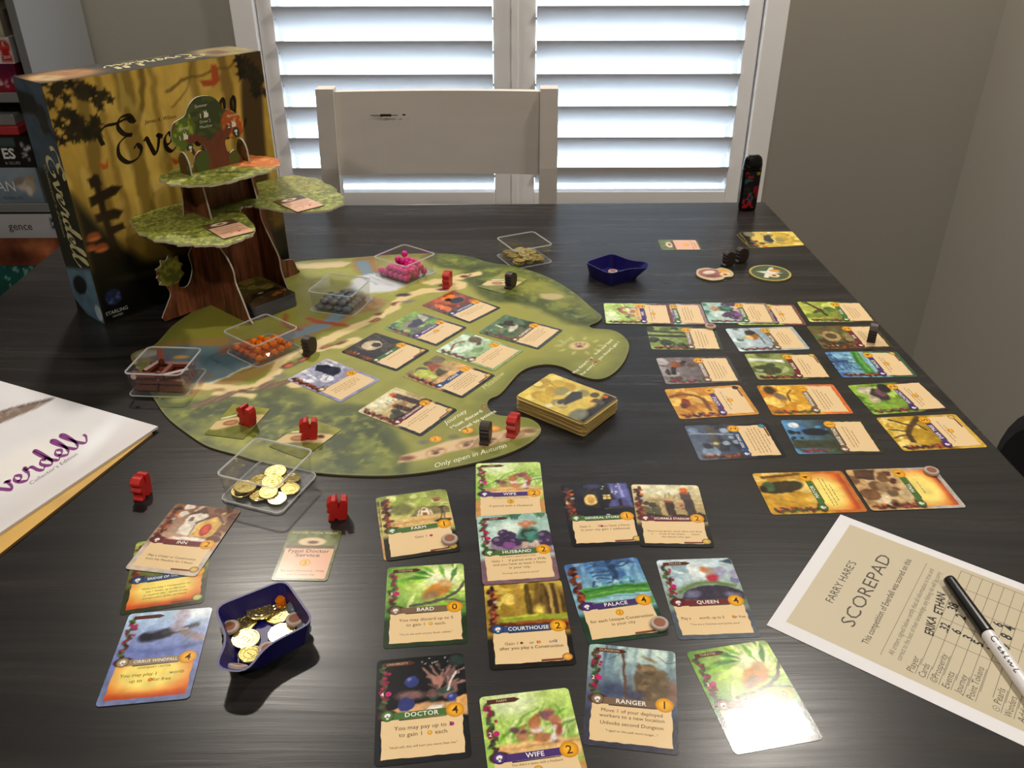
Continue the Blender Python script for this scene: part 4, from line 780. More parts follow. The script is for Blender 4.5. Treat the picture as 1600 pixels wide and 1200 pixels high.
# ------------------------------------------------------------------ game board
BC = (-150, 930)
BOARD = [(-335,1199),(-308,1214),(-248,1224),(-180,1238),(-112,1242),(-66,1229),(-34,1204),(9,1186),(54,1145),(86,1093),(106,1045),(118,1016),(112,1000),(100,988),(104,980),(127,975),(140,958),(144,930),(132,888),(114,858),(97,849),(78,858),(58,879),(36,884),(11,868),(-12,818),(-24,806),(-27,794),(-23,780),(-13,771),(14,767),(25,758),(30,745),(27,732),(14,715),(-8,698),(-38,684),(-83,669),(-128,663),(-187,668),(-240,684),(-274,699),(-307,714),(-336,738),(-368,770),(-398,812),(-428,860),(-456,900),(-458,918),(-442,935),(-439,960),(-437,992),(-426,1030),(-408,1085),(-380,1140)]
def paint_board(P):
    P.warp(5, 16)
    P.grad((138, 138, 58), (150, 150, 70), 660, 1240); P.noise(.10, 60); P.noise(.08, 14, 3)
    P.ell(-320, 1010, 130, 90, (134, 132, 50), soft=60); P.ell(-60, 960, 120, 120, (152, 150, 66), soft=80)
    # woods
    f1 = [(20,1200),(-60,1190),(-70,1150),(-48,1105),(-30,1070),(10,1062),(40,1040),(76,1000),(100,985),(125,1010),(120,1060),(80,1140)]
    f2 = [(-420,830),(-380,795),(-330,800),(-300,822),(-262,830),(-232,812),(-216,785),(-190,790),(-160,788),(-136,764),(-122,730),(-112,700),(-100,655),(-260,640),(-440,760)]
    f3 = [(-112,1250),(-130,1222),(-108,1190),(-70,1180),(-20,1200),(-60,1240)]
    for f in (f1, f2, f3):
        P.poly(f, (56, 68, 28), 12); P.line(list(f)+[f[0]], 10, (66, 76, 32), 14, .7, smooth=False)
        reg = np.clip(np.where(inside(f, P.x, P.y), 1., 0.)*segdist(f, P.x, P.y, True)/14, 0, 1)
        P.speck((112, 122, 46), 30, .40, .85, 3, .35, reg); P.speck((138, 142, 54), 13, .48, .7, 8, .3, reg); P.speck((168, 166, 62), 7, .58, .6, 21, .2, reg); P.speck((60, 72, 32), 9, .60, .6, 33, .2, reg)
    P.poly([(-330,742),(-250,690),(-210,676),(-190,690),(-260,720),(-310,756)], (168, 162, 54), 24, .8)
    P.poly([(14,1090),(60,1068),(104,1040),(96,1072),(50,1130),(20,1150)], (156, 152, 52), 24, .6)
    P.ell(53, 1080, 16, 11, (206, 186, 138), -12, 3); P.ell(53, 1080, 19, 14, (120, 110, 60), -12, 3, .3)
    P.poly([(-330,1196),(-300,1204),(-260,1212),(-240,1206),(-252,1188),(-290,1184),(-312,1180)], (206, 184, 142), 3)
    # river and pools
    P.line([(-452,912),(-400,925),(-350,930),(-300,905),(-345,850),(-390,850)], 52, (150, 122, 66), 8)
    P.poly([(-400,938),(-372,930),(-340,940),(-300,930),(-288,905),(-318,868),(-350,834),(-392,840),(-404,880),(-440,905),(-436,922)], (98, 118, 124), 5)
    P.poly([(-330,925),(-300,905),(-330,880),(-372,880),(-392,910)], (66, 88, 98), 22, .9); P.line([(-392,842),(-350,836),(-318,870),(-288,906)], 3, (206, 206, 190), 3)
    P.ell(-442, 912, 14, 9, (176, 168, 160), 10); P.ell(-420, 905, 16, 7, (110, 108, 130), 5); P.ell(-398, 905, 10, 5, (198, 146, 60))
    P.line([(-302,925),(-280,960),(-250,990),(-230,1010),(-222,1060),(-214,1110),(-186,1140),(-214,1180),(-222,1215)], 34, (152, 112, 62), 8)
    P.line([(-290,950),(-262,975),(-236,1002),(-226,1050),(-220,1100),(-196,1134),(-214,1170),(-224,1205)], 20, (112, 132, 144), 4)
    P.poly([(-226,1150),(-200,1162),(-150,1120),(-160,1100),(-205,1090),(-232,1110)], (206, 208, 212), 8); P.line([(-220,1150),(-190,1120)], 3, (150, 160, 170)); P.line([(-206,1150),(-170,1118)], 3, (160, 168, 176))
    P.poly([(-222,1020),(-180,1036),(-168,1068),(-190,1080),(-214,1060)], (140, 108, 64), 6); P.speck((176, 140, 90), 8, .58, .7, 4, .1, np.where(inside([(-222,1020),(-180,1036),(-168,1068),(-190,1080),(-214,1060)], P.x, P.y), 1., 0.))
    P.line([(-268,1012),(-244,998),(-212,990)], 9, (156, 72, 40), 3); P.line([(-300,1020),(-290,990),(-268,978)], 6, (140, 78, 46), 3)
    P.line([(-346,925),(-316,945),(-296,925)], 22, (150, 84, 52), 8, .7); P.ell(-318, 945, 8, 5, (206, 160, 50)); P.ell(-338, 940, 5, 3, (200, 190, 180))
    # paths
    pc = (218, 194, 138)
    P.line([(-404,826),(-360,834),(-318,830),(-286,838),(-276,870),(-270,900),(-250,920),(-232,950),(-206,980),(-180,1010),(-160,1040),(-148,1080),(-120,1100),(-86,1108),(-70,1120),(-90,1136),(-118,1128)], 15, pc, 3)
    P.line([(-250,838),(-224,850),(-206,864)], 16, pc, 3); P.line([(-330,818),(-290,812)], 10, pc, 3); P.line([(-90,1136),(-70,1152),(-50,1160)], 13, pc, 3)
    P.line([(-240,920),(-214,934),(-196,950)], 15, pc, 3)
    for x, y, a in ((-240,848,20),(-178,1024,40),(-214,940,35),(-300,826,10),(-66,1152,25),(-158,1056,60),(-98,1118,10)): P.ell(x, y, 6, 4, (96, 46, 34), a); P.ell(x+6, y+6, 2.2, 1.6, (96, 46, 34))
    for x, y, a in ((-262,884,45),(-250,897,45),(-226,930,40),(-180,1004,45)):
        P.ell(x, y, 9, 5, (70, 52, 44), a); P.ell(x, y, 5, 3, (206, 96, 50), a)
    for x, y in ((-318,812),(-262,842),(-280,836),(-338,800)): P.ell(x, y, 14, 5, (96, 66, 50), 48); P.line([(x-8, y-8), (x+8, y+8)], 2, (150, 110, 84))
    for x, y in ((-268,858),(-150,1086),(-140,1064)): P.ell(x, y, 8, 6, (120, 116, 100), 20)
    P.ell(-152, 1086, 7, 5, (60, 54, 58)); P.ell(-96, 1106, 7, 4, (120, 40, 80))
    for x, y, a in ((-366,852,60),(-356,842,100),(-348,856,20),(-372,838,80),(-360,868,150)): P.ell(x, y, 6, 2, (150, 96, 56), a)
    P.ell(-388, 862, 12, 7, (180, 140, 84)); P.ell(-362, 820, 10, 3, (170, 116, 66)); P.ell(-330, 826, 8, 3, (150, 110, 70))
    P.unwarp()
    # journey print
    P.poly([(-112,684),(-88,690),(-60,704),(-34,712),(-6,722),(24,732),(30,744),(14,748),(-10,742),(-36,732),(-66,722),(-90,706),(-110,696)], (214, 184, 140), 3)
    for x, y in ((-76,702),(-46,716),(-24,720),(2,734)):
        P.ell(x, y, 10.5, 7.5, (150, 96, 60), 32); P.ell(x, y, 9.6, 6.6, (218, 188, 146), 32); P.ell(x, y-1, 3.6, 2.6, (76, 38, 30), 30)
        for q in (-5, 0, 5): P.ell(x+q*.8+1, y+4+q*.3, 1.4, 1.2, (76, 38, 30))
    P.ell(-104, 692, 8, 4, (120, 66, 48), 10); P.ell(18, 741, 7, 4, (140, 90, 56)); P.ell(-90, 720, 6, 4, (110, 108, 84)); P.ell(-60, 730, 6, 4, (110, 112, 84))
    # haven print
    P.ell(83, 932, 13, 10, (214, 188, 142), 20, 3); P.ell(83, 930, 4, 3, (86, 42, 34)); P.ell(79, 936, 1.6, 1.6, (86, 42, 34)); P.ell(84, 938, 1.6, 1.6, (86, 42, 34)); P.ell(89, 936, 1.6, 1.6, (86, 42, 34))
    for i in range(10):
        t = 2*math.pi*i/10; P.ell(83+26*math.cos(t), 932+20*math.sin(t), 3.2, 1.2, (214, 206, 150), math.degrees(t))
    for i in range(40):
        x = RNG.uniform(-420, 90); y = RNG.uniform(690, 1200); P.ell(x, y, RNG.uniform(1, 3), 1, (110, 112, 44), RNG.uniform(0, 90), a=.5)
    d = segdist(BOARD_S, P.x, P.y, True); P.mix(np.clip((22-d)/22, 0, 1)*.35, (60, 74, 34)); P.mix(np.clip((3-d)/3, 0, 1)*.4, (150, 140, 80))
BOARD_S = smooth_closed(BOARD, 5)
bo = Mb().prism([(x-BC[0], y-BC[1]) for x, y in BOARD_S], 0, 2).build('game_board', mat('board_edge', (96, 84, 58), .7), label='irregular green game board with woods, paths and a river on the table', cat='game board')
on_table(bo, BC[0], BC[1], .1)
painted('printed_face', [(x-BC[0], y-BC[1]) for x, y in BOARD_S], 2.6, paint_board, M_BOARD, bo, 2.04, 3, BC[0], BC[1])
WHT = (232, 230, 206)
def board_ink(name, f):
    k = Ink(); f(k); k.map(lambda v: (v[0]-BC[0], v[1]-BC[1], v[2])).build(name, M_BOARD, bo)
for bx, by, c, n in ((-78, 726, GOLD, '2'), (-46, 742, GOLD, '3'), (-18, 745, (216, 150, 60), '')):
    def f(k):
        k.badge(bx, by, 6.5, 6, c, GOLDE, 2.08, 16)
        if n: k.text(n, 8, bx, by-2.6, (70, 42, 10), 2.1, rot=20)
    board_ink('point_badge', f)
for nm, args, kw in (('season_lettering', ('Only open in Autumn', 10.5, -74, 676, WHT, 2.08, 'l'), dict(shear=.45, rot=27, fit=78)), ('journey_lettering', ('Journey', 9, -70, 752, WHT, 2.08, 'l'), dict(shear=.4, rot=50, fit=36)),
                     ('journey_lettering', ('Must discard', 7, -62, 745, WHT, 2.08, 'l'), dict(bold=.015, rot=48, fit=46)), ('journey_lettering', ('equal to points', 7, -54, 740, WHT, 2.08, 'l'), dict(bold=.015, rot=46, fit=54)),
                     ('haven_lettering', ('May discard any    from your hand', 6.2, 73, 862, WHT, 2.08, 'l'), dict(rot=58, fit=100, bold=.01)), ('haven_lettering', ('For every 2    you discard, gain 1', 6.2, 82, 858, WHT, 2.08, 'l'), dict(rot=58, fit=98, bold=.01)),
                     ('meadow_lettering', ('Meadow', 11, -30, 826, (196, 196, 140), 2.07, 'l'), dict(shear=.4, rot=58, fit=44)), ('haven_lettering', ('Haven', 10, 62, 930, (186, 190, 140), 2.07, 'l'), dict(shear=.4, rot=58, fit=24))):
    board_ink(nm, lambda k: k.text(*args, **kw))
board_ink('card_icon', lambda k: k.badge(-30, 789, 4, 4, (150, 96, 66), (110, 66, 44), 2.08, 12))
for x, y in ((93, 893), (98, 886)): board_ink('card_icon', lambda k: k.poly([(x, y), (x+4, y+2), (x+2, y+6), (x-2, y+4)], (150, 76, 50), 2.09))

# small location cards on the board
def paint_loc(P):
    P.grad((112, 116, 56), (150, 148, 76), 0, 63); P.noise(.14, 7); P.line([(4, 18), (20, 30), (42, 40)], 17, (214, 188, 138), 3); P.ell(16, 26, 8, 5, (150, 96, 66), 30); P.ell(16, 26, 6, 3, (186, 132, 96), 30); P.ell(34, 40, 4, 3, (90, 44, 34)); P.ell(26, 34, 3, 3, (90, 40, 84))
    P.line([(3, 32), (18, 44)], 2.4, (232, 230, 210))
for x, y, a, lb in ((-289, 760, -12.4, 'small location card under a red worker, clear of the gold coin tray'), (-211, 728, -30, 'small location card running under the clear gold coin tray'), (-13, 1125, -33, 'small location card under a dark brown worker')):
    o = Mb().prism(rrect(44, 61, 1.5, 2), 0, .5).build('location_card', mat('card_core_green', (70, 76, 44), .6), label=lb, cat='card'); on_table(o, x, y, 2.2, a)
    painted('printed_face', rrect(44, 61, 1.5, 2), 1.2, paint_loc, M_CARD, o, .52, 4, 22, 30.5)

# event cards
def event_card(x, y, a, label, top, title, num, z=0.0, body='for each', w=46, h=63, parent=None):
    o = Mb().prism(rrect(w, h, 2.4, 3), 0, .5).build('event_card', mat('card_core_olive', (78, 84, 52), .6), label=label, cat='card'); on_table(o, x, y, z, a)
    def f(P):
        P.grad((84, 96, 46), (96, 106, 56), 0, h); P.noise(.3, 5); P.ell(w*.5, h*.76, 12, 5.5, (216, 192, 150)); P.ell(w*.52, h*.75, 4.5, 2, (96, 46, 34)); P.line([(4, h*.66), (w-4, h*.66)], 3, (96, 66, 46))
    painted('printed_face', rrect(w, h, 2.4, 3), 1.1, f, M_CARD, o, .52, 8, w/2, h/2)
    k = Ink(); k.poly([(x0-w/2, y0-h/2) for x0, y0 in ((2.5, 2.5), (w-2.5, 2.5), (w-2.2, h*.62), (2.2, h*.62))], (222, 170, 140), .54); k.build('text_panel', M_CARD, o)
    def ink(name, f):
        k = Ink(); f(k)
        if k.V: k.build(name, M_CARD, o)
    for i, t in enumerate(top): ink('heading_lettering', lambda k: k.text(t, 3.6, 0, h/2-4.6-i*3.6, (220, 206, 160), .56, fit=w*.86))
    for i, t in enumerate(title): ink('title_lettering', lambda k: k.text(t, 6, 0, h*.04-i*5.2, (50, 40, 32), .56, bold=.01, fit=w*(.76 if i == 0 else .45)))
    ink('point_badge', lambda k: k.badge(0, -h*.16, 4.6, 4.4, GOLD, GOLDE, .56, 16).text(num, 6.4, 0, -h*.195, (70, 42, 12), .58))
    for t, y, q in ((body, .33, .78), ('pair in every city.', .4, .5)): ink('rules_text', lambda k: k.text(t, 3, 0, -h*y, (80, 56, 40), .56, fit=w*q))
    return o
event_card(-173, 553, -1.5, 'small pink event card titled DOCTOR SERVICE beside the navy tray of coins', ['DOCTOR / POSTAL PIGEON'], ['Fypsi Doctor', 'Service'], '3', body='for each Husband / Wife')
event_card(266, 1281, 90, 'small pink event card lying alone between the navy tray and the vaporizer', [], [], '3')

# ------------------------------------------------------------------ tall tree of slotted cardboard standing on the board
TU = Vector((.656, .755, 0)).normalized(); TV = Vector((TU.y, -TU.x, 0)); TO = Vector((-407, 1055, 2.25))
tree = empty('cardboard_tree', (TO.x*MM, TO.y*MM, T+TO.z*MM), label='tiered cardboard tree standing on the board in front of the upright box', cat='game piece')
def bark(P):
    P.fill((122, 70, 44)); P.noise(.35, 5, 1, 1, .12); P.noise(.25, 2, 2, 1, .1); P.noise(.2, 40, 9)
    P.speck((46, 28, 22), 5, .62, .7, 5, .1, sx=1, sy=.1)
EDGE = (186, 176, 160)
def basis(org, ax, ay):
    az = ax.cross(ay); M = Matrix.Identity(4)
    for i in range(3): M[i][0] = ax[i]; M[i][1] = ay[i]; M[i][2] = az[i]; M[i][3] = org[i]*MM
    return M
UP = Vector((0, 0, 1))
def tslab(name, out, off, ax, fn,  thick=2.2, face='bark_print', m=M_BOARD, cell=2.2, seed=2, edge=EDGE):
    out = [(x, max(y, 0)) for x, y in out]
    o = Mb().prism(out, -thick/2, thick/2).build(name, mat('board_core_%d_%d_%d' % edge, edge, .75), tree)
    painted(face, out, cell, fn, m, o, thick/2+.05, seed)
    bk = painted(face, out, 4.5, fn, m, o, -thick/2-.05, seed)
    o.matrix_local = basis(off, ax, UP if ax is not UP else UP); return o
Z0 = Vector((0, 0, 0))
def leafy(cols):
    def f(P):
        P.fill(cols[0]); P.noise(.2, 12); P.speck(cols[1], 7, .48, .9, 3, .1); P.speck(cols[2], 5, .6, .9, 9, .08); P.speck(cols[3], 4, .68, .8, 14, .06)
    return f
def bark_bush(P):
    bark(P)
    for x, y, r in ((-54, 62, 10), (-46, 72, 10), (-38, 60, 9), (-50, 54, 9), (-40, 50, 6)): P.ell(x, y, r, r, (92, 100, 34))
    P.speck((150, 150, 50), 5, .5, .9, 3, .1, np.where((P.x < -30) & (P.y > 46), 1., 0.))
Z1, Z2 = 127, 178
tslab('trunk_board', smooth_closed([(-68,0),(-61,20),(-53,33),(-57,46),(-65,50),(-60,55),(-67,60),(-61,64),(-66,71),(-58,73),(-57,81),(-50,78),(-45,84),(-40,79),(-33,80),(-34,72),(-28,68),(-33,62),(-29,55),(-34,51),(-41,42),(-33,36),(-25,40),(-17,57),(-18,77),(-10,90),(-8,Z1-1),(46,Z1-1),(100,Z1-1),(104,90),(112,60),(118,30),(136,24),(142,8),(140,0),(60,0),(0,0)], 3), Z0, TU, bark_bush)
tslab('trunk_board', smooth_closed([(-38,0),(-30,40),(-25,Z1-1),(10,Z1-1),(36,Z1-1),(46,98),(62,84),(72,69),(73,52),(82,32),(91,9),(92,0),(20,0)], 3), Z0, TV, bark)
tslab('trunk_board', smooth_closed([(-38,0),(-30,40),(-25,Z1-1),(0,Z1-1),(17,Z1-1),(17,106),(22,93),(34,74),(46,54),(47,35),(56,12),(70,0),(20,0)], 3), TU*86, TV, bark)
for s in (0, 86):
    tslab('upper_support', [(-18, Z1+2.4), (42 if s == 0 else 15, Z1+2.4), (40 if s == 0 else 11, Z1+18), (34 if s == 0 else 7, Z2-1), (-18, Z2-1)], TU*s, TV, bark)
tslab('upper_support', [(-14, Z1+2.4), (98, Z1+2.4), (92, Z2-1), (-6, Z2-1)], Z0, TU, bark)
def platform(out, z, fn, name='leaf_platform', seed=4):
    o = Mb().prism(out, 0, 2.4).build(name, mat('board_core_%d_%d_%d' % EDGE, EDGE, .75), tree); painted('leaf_print', out, 2.0, fn, M_BOARD, o, 2.45, seed)
    # local axes are u (along the trunk board) and -v so that z points up
    M = Matrix.Identity(4)
    for i in range(3): M[i][0] = TU[i]; M[i][1] = -TV[i]; M[i][2] = UP[i]
    M[2][3] = z*MM; o.matrix_local = M; return o
L1 = [(-69,-27),(-82,10),(-84,50),(-73,90),(-60,109),(-41,133),(-16,131),(3,126),(20,105),(32,73),(44,38),(50,30),(60,30),(68,47),(80,86),(108,119),(137,122),(160,103),(180,63),(194,9),(186,-30),(172,-44),(150,-46),(60,-46),(-30,-46),(-58,-42)]
def wobble(out, amp, k):
    R = random.Random(k); P = smooth_closed([(s, -v) for s, v in out], 7); n = len(P); c = np.mean(P, 0); r = []
    for i, p in enumerate(P):
        d = np.array(p)-c; d = d/np.hypot(*d); r.append(tuple(np.array(p)+d*amp*(math.sin(i*.95)+.6*math.sin(i*2.1+1))))
    return r
lf = leafy([(104, 112, 48), (140, 146, 60), (166, 170, 74), (196, 196, 110)])
def lf1(P): lf(P); P.ell(170, 0, 50, 60, (150, 130, 70), soft=60, a=.35); P.ell(40, 0, 60, 40, (70, 76, 36), soft=40, a=.5)
platform(wobble(L1, 1.8, 1), Z1, lf1)
def lf2(P): lf(P); P.poly([(40, 40), (130, 40), (130, -70), (86, -60), (60, -30)], (196, 104, 50), 16); P.speck((226, 146, 60), 6, .56, .8, 31, .1, np.where(P.x > 64, 1., 0.))
platform(wobble([(-35,0),(-39,24),(-29,48),(-8,69),(15,75),(44,73),(73,72),(99,58),(113,30),(106,4),(93,-15),(54,-20),(10,-22),(-20,-16)], 1.4, 2), Z2, lf2)
def paint_crown(P):
    P.fill((110, 56, 38)); P.noise(.25, 6, 1, 1, .2)
    for x, y, r in ((22, 240, 26), (34, 256, 20), (46, 244, 18), (10, 244, 10), (30, 232, 16)): P.ell(x, y, r, r, (62, 70, 36), soft=3)
    P.speck((84, 92, 44), 7, .52, .8, 6, .1, np.where((P.y > 224) & (P.x < 56), 1., 0.))
    for x, y, r in ((70, 232, 17), (72, 240, 9), (76, 224, 12)): P.ell(x, y, r, r, (176, 84, 34), soft=3)
    P.speck((222, 146, 44), 6, .6, .9, 16, .1, np.where((P.y > 212) & (P.x > 56), 1., 0.))
    for x, y, r in ((-4, 226, 14), (4, 236, 13), (2, 216, 11)): P.ell(x, y, r, r, (92, 108, 36), soft=3)
    P.speck((156, 168, 56), 5, .54, .9, 26, .1, np.where((P.x < 14) & (P.y > 208), 1., 0.))
    P.line([(40, 184), (34, 206), (18, 220), (8, 222)], 11, (112, 58, 40), 2); P.line([(46, 188), (52, 208), (62, 226)], 9, (112, 58, 40), 2)
    for x, y, r in ((18, 190, 10), (64, 188, 8), (22, 198, 7)): P.ell(x, y, r, r*1.1, (78, 92, 40), soft=2)
    P.ell(6, 211, 5, 6, (44, 50, 36)); P.ell(72, 219, 5, 6.5, (44, 56, 44))
cr_out = smooth_closed([(10,Z2+2.5),(9,198),(18,206),(27,203),(24,212),(15,219),(8,211),(-5,210),(-15,224),(-11,243),(6,250),(14,261),(27,269),(46,267),(56,257),(60,250),(71,246),(83,233),(82,218),(69,212),(58,215),(54,207),(57,195),(66,198),(72,190),(72,Z2+2.5),(45,Z2+2.5)], 4)
crown = tslab('crown_board', cr_out, TV*11, TU, paint_crown, face='crown_print', cell=1.4)
WW = (226, 222, 206)
def crown_ink(name, f):
    k = Ink(); f(k); k.build(name, M_BOARD, crown)
for x, y, t in ((2, 236, 'Spring'), (30, 258, 'Summer'), (70, 240, 'Autumn')): crown_ink('season_lettering', lambda k: k.text(t, 5, x, y-1, WW, 1.3, shear=.3))
for x, y, n in ((-4, 226, '1'), (28, 247, '1'), (64, 229, '2')):
    crown_ink('count_lettering', lambda k: k.text(n, 8, x-1, y-3, WW, 1.3, bold=.01)); crown_ink('worker_icon', lambda k: k.poly([(x+3, y-3), (x+9, y-3), (x+10, y+1), (x+8, y+3), (x+8, y+6), (x+6, y+3), (x+4, y+6), (x+4, y+1)], WW, 1.3))
for x, y in ((6, 211), (72, 219)): crown_ink('leaf_icon', lambda k: (k.ell(x, y+1.5, 2.4, 2, WW, 1.3, 12), k.poly([(x-1, y-3.6), (x+1.2, y-3.6), (x+.6, y), (x-.6, y)], WW, 1.3)))
for i, t in enumerate(('Draw 2', 'Meadow')): crown_ink('note_lettering', lambda k: k.text(t, 5, 32, 238-i*6, (206, 204, 180), 1.3))
def arch_paint(P): P.fill((70, 84, 40)); P.speck((110, 124, 56), 5, .5, .8, 2); P.ell(7, Z2+8, 6, 18, (108, 60, 40), soft=2)
for s, v0 in ((-3, -4), (82, -8)):
    tslab('crown_arch', [(v0, Z2+2.5)]+[(v0+12-12*math.cos(math.radians(a)), Z2+10+20*math.sin(math.radians(a))) for a in range(0, 181, 20)]+[(v0+24, Z2+2.5)], TU*s, TV, arch_paint, face='arch_print', cell=1.6)
# event tiles lying on the lower platform
def tile(px, py, ang, label):
    o = Mb().prism(rrect(40, 60, 1.5, 2), 0, 1.2).build('event_tile', mat('tile_core', (70, 52, 34), .7), label=label, cat='game tile'); on_table(o, px, py, 2.1+Z1+2.6, ang)
    def f(P): P.fill((226, 178, 146)); P.poly([(0, 42), (40, 42), (40, 60), (0, 60)], (84, 66, 44), 2); P.ell(18, 51, 11, 5, (214, 192, 156)); P.ell(19, 51, 4, 2, (90, 50, 40)); P.noise(.06, 6)
    painted('printed_face', rrect(40, 60, 1.5, 2), 1.3, f, M_CARD, o, 1.24, 3, 20, 30)
    k = Ink()
    for i, w in enumerate((30, 32, 22, 28)): k.poly([(-w/2, 6-i*6), (w/2, 6-i*6), (w/2, 7.2-i*6), (-w/2, 7.2-i*6)], (150, 104, 84), 1.27)
    k.build('lettering', M_CARD, o)
    for q, c in ((6, (190, 30, 110)), (-4, (206, 150, 60))): k = Ink(); k.ell(q, -17.5, 2, 1.8, c, 1.28, 10); k.build('resource_icon', M_CARD, o)
def sv(s, v): return TO.x+TU.x*s+TV.x*v, TO.y+TU.y*s+TV.y*v
_x, _y = sv(-7, 90); tile(_x, _y, math.degrees(math.atan2(TU.y, TU.x))-8, 'pink event tile on the tree platform lobe with the bushy trunk below')
_x, _y = sv(108, 76); tile(_x, _y, math.degrees(math.atan2(TU.y, TU.x))-6, 'pink event tile on the tree platform lobe reaching towards the chair')
# deck between the trunk boards
G_T = 'cards in the deck under the cardboard tree'
dk = back_card('dark-edged card in the deck stacked under the cardboard tree', G_T, plain=True)
_x, _y = sv(44, 47); _a = math.degrees(math.atan2(TU.y, TU.x))-2
for i in range(36):
    c = dk if i == 0 else copy_tree(dk); on_table(c, _x+RNG.uniform(-.5, .5), _y+RNG.uniform(-.5, .5), 2.2+i*.52, _a+RNG.uniform(-.6, .6))
tp = back_card('topmost card of the deck under the cardboard tree, mossy forest print', plain=True); on_table(tp, _x, _y, 2.2+36*.52, _a)
def moss(P): P.grad((62, 48, 30), (112, 104, 46), 0, 88); P.dots(16, 4, 60, 40, 86, 8, [(120, 112, 50), (90, 84, 38), (140, 128, 60)]); P.poly([(6, 20), (40, 30), (60, 26), (54, 36), (20, 38)], (40, 34, 28), 3); P.dots(5, 30, 60, 4, 20, 4, [(170, 100, 50), (50, 44, 40)]); P.ell(30, 34, 4, 2, (206, 200, 190)); P.noise(.2, 6)
painted('printed_back', CARD_OUT, 1.2, moss, M_CARD, tp, .49, 5, CW/2, CHT/2)

# ------------------------------------------------------------------ upright game box
BA = math.radians(50.17); BW, BH, BD = 294, 300, 73
box = empty('board_game_box', (-.5275, .9975, T), BA, label='large golden forest game box standing upright behind the cardboard tree', cat='game box')
Mb().box(0, BW, 0, BD, 0, BH).build('box_shell', mat('box_core', (46, 42, 32), .5), box, bevel=1.2)
def paint_front(P):
    P.warp(5, 22)
    P.grad((126, 100, 34), (186, 146, 56), 60, 300); P.ell(150, 200, 130, 120, (222, 186, 88), soft=120, a=.85); P.noise(.12, 40); P.noise(.08, 12, 2, 1.6, .4)
    for x, w, c in ((94, 22, (136, 110, 44)), (40, 16, (126, 100, 40)), (190, 12, (150, 122, 50)), (132, 9, (160, 128, 54)), (235, 14, (128, 100, 40)), (64, 8, (150, 120, 50))):
        P.line([(x-6, 60), (x-2, 180), (x, 300)], w, c, 5, .9)
    P.line([(96, 230), (112, 262), (118, 300)], 8, (128, 102, 42), 4); P.line([(150, 270), (180, 282), (230, 286), (280, 300)], 3, (110, 84, 34), 3); P.line([(190, 300), (180, 270), (150, 250)], 2, (130, 100, 40), 3)
    P.unwarp(); P.speck((238, 206, 120), 16, .6, .35, 71, .15, np.clip((P.y-90)/60, 0, 1), 1.4, .6)
    P.line([(284, 300), (270, 240), (262, 150), (258, 60)], 34, (74, 54, 26), 6)
    P.poly([(0, 0), (294, 0), (294, 54), (200, 50), (120, 44), (80, 58), (40, 100), (0, 172)], (22, 20, 12), 14); P.poly([(60, 60), (120, 50), (200, 56), (294, 70), (294, 110), (190, 96), (100, 86)], (92, 78, 30), 26, .7)
    P.poly([(0, 0), (294, 0), (294, 40), (0, 70)], (14, 14, 10), 12); P.ell(60, 50, 30, 5, (60, 62, 40), -8, 6, .5)
    sg = (42, 28, 14)
    P.line([(38, 84), (34, 130), (34, 186)], 8, sg, 2)
    for pts in ([(20, 152), (54, 160), (64, 168), (52, 172), (20, 164)], [(22, 132), (50, 130), (58, 138), (48, 144), (22, 142)], [(34, 112), (56, 116), (54, 124), (34, 122)], [(26, 174), (40, 176), (38, 188), (24, 186)]): P.poly(pts, sg, 2)
    for x, y, rx, ry in ((14, 116, 9, 6), (20, 100, 9, 6), (8, 104, 6, 4)): P.ell(x, y, rx, ry, (150, 72, 30)); P.ell(x, y-3, rx*.9, ry*.4, (190, 110, 60))
    R = random.Random(4)
    for _ in range(95):
        a = R.choice(((10, 290, 46, 30), (60, 280, 34, 22), (14, 250, 24, 26), (40, 244, 16, 14), (274, 282, 26, 18), (284, 256, 14, 20)))
        x = a[0]+R.uniform(-1, 1)*a[2]*.7; y = a[1]+R.uniform(-1, 1)*a[3]*.7; r = R.uniform(5, 8); t = R.uniform(0, 6.28)
        P.poly([(x+r*q*math.cos(t+i*math.pi/5), y+r*q*math.sin(t+i*math.pi/5)) for i, q in enumerate((1.3, .6)*5)], R.choice([(34, 28, 12), (44, 36, 16), (28, 24, 10)]), 1.6)
    for x, y in ((47, 198), (141, 184)): P.poly([(x-6, y+6), (x-2, y-5), (x+6, y-4), (x+7, y+7), (x+3, y)], (186, 84, 34), 1.6)
    P.poly([(196, 276), (214, 274), (216, 292), (224, 292), (226, 272), (216, 266), (200, 268)], (176, 78, 34), 2); R = random.Random(9)
    for _ in range(26): P.ell(R.uniform(200, 290), R.uniform(60, 110), 4, 1.4, R.choice([(150, 80, 34), (60, 62, 30), (120, 104, 40)]), R.uniform(0, 180))
    P.ell(19, 33, 11, 11, (34, 44, 78)); P.speck((84, 100, 150), 3, .58, .9, 4, .1, np.where(np.hypot(P.x-19, P.y-33) < 11, 1., 0.))
def on_front(k, name): k.map(lambda v: (v[0], -v[2], v[1])).build(name, M_BOX, box)
X, Y, Q = face_grid([(0, 0), (BW, 0), (BW, BH), (0, BH)], 2.0); P = Paint(X, Y, 2.2, 5); paint_front(P)
mesh('front_print', np.stack([X, np.full(len(X), -.15), Y], 1), Q, M_BOX, box, P.c)
k = Ink(); everdell(k, 77, 197, 21.0, (30, 22, 12), .35, w=.2); on_front(k, 'title_lettering')
k = Ink(); k.text('James A. Wilson', 7, 132, 236, (84, 66, 26), .3, shear=.3, fit=44); on_front(k, 'author_lettering')
k = Ink(); k.text('STARLING', 7, 19, 11, (206, 206, 200), .3, fit=30); k.text('GAMES', 4, 19, 6, (190, 190, 184), .3, fit=14); on_front(k, 'publisher_lettering')
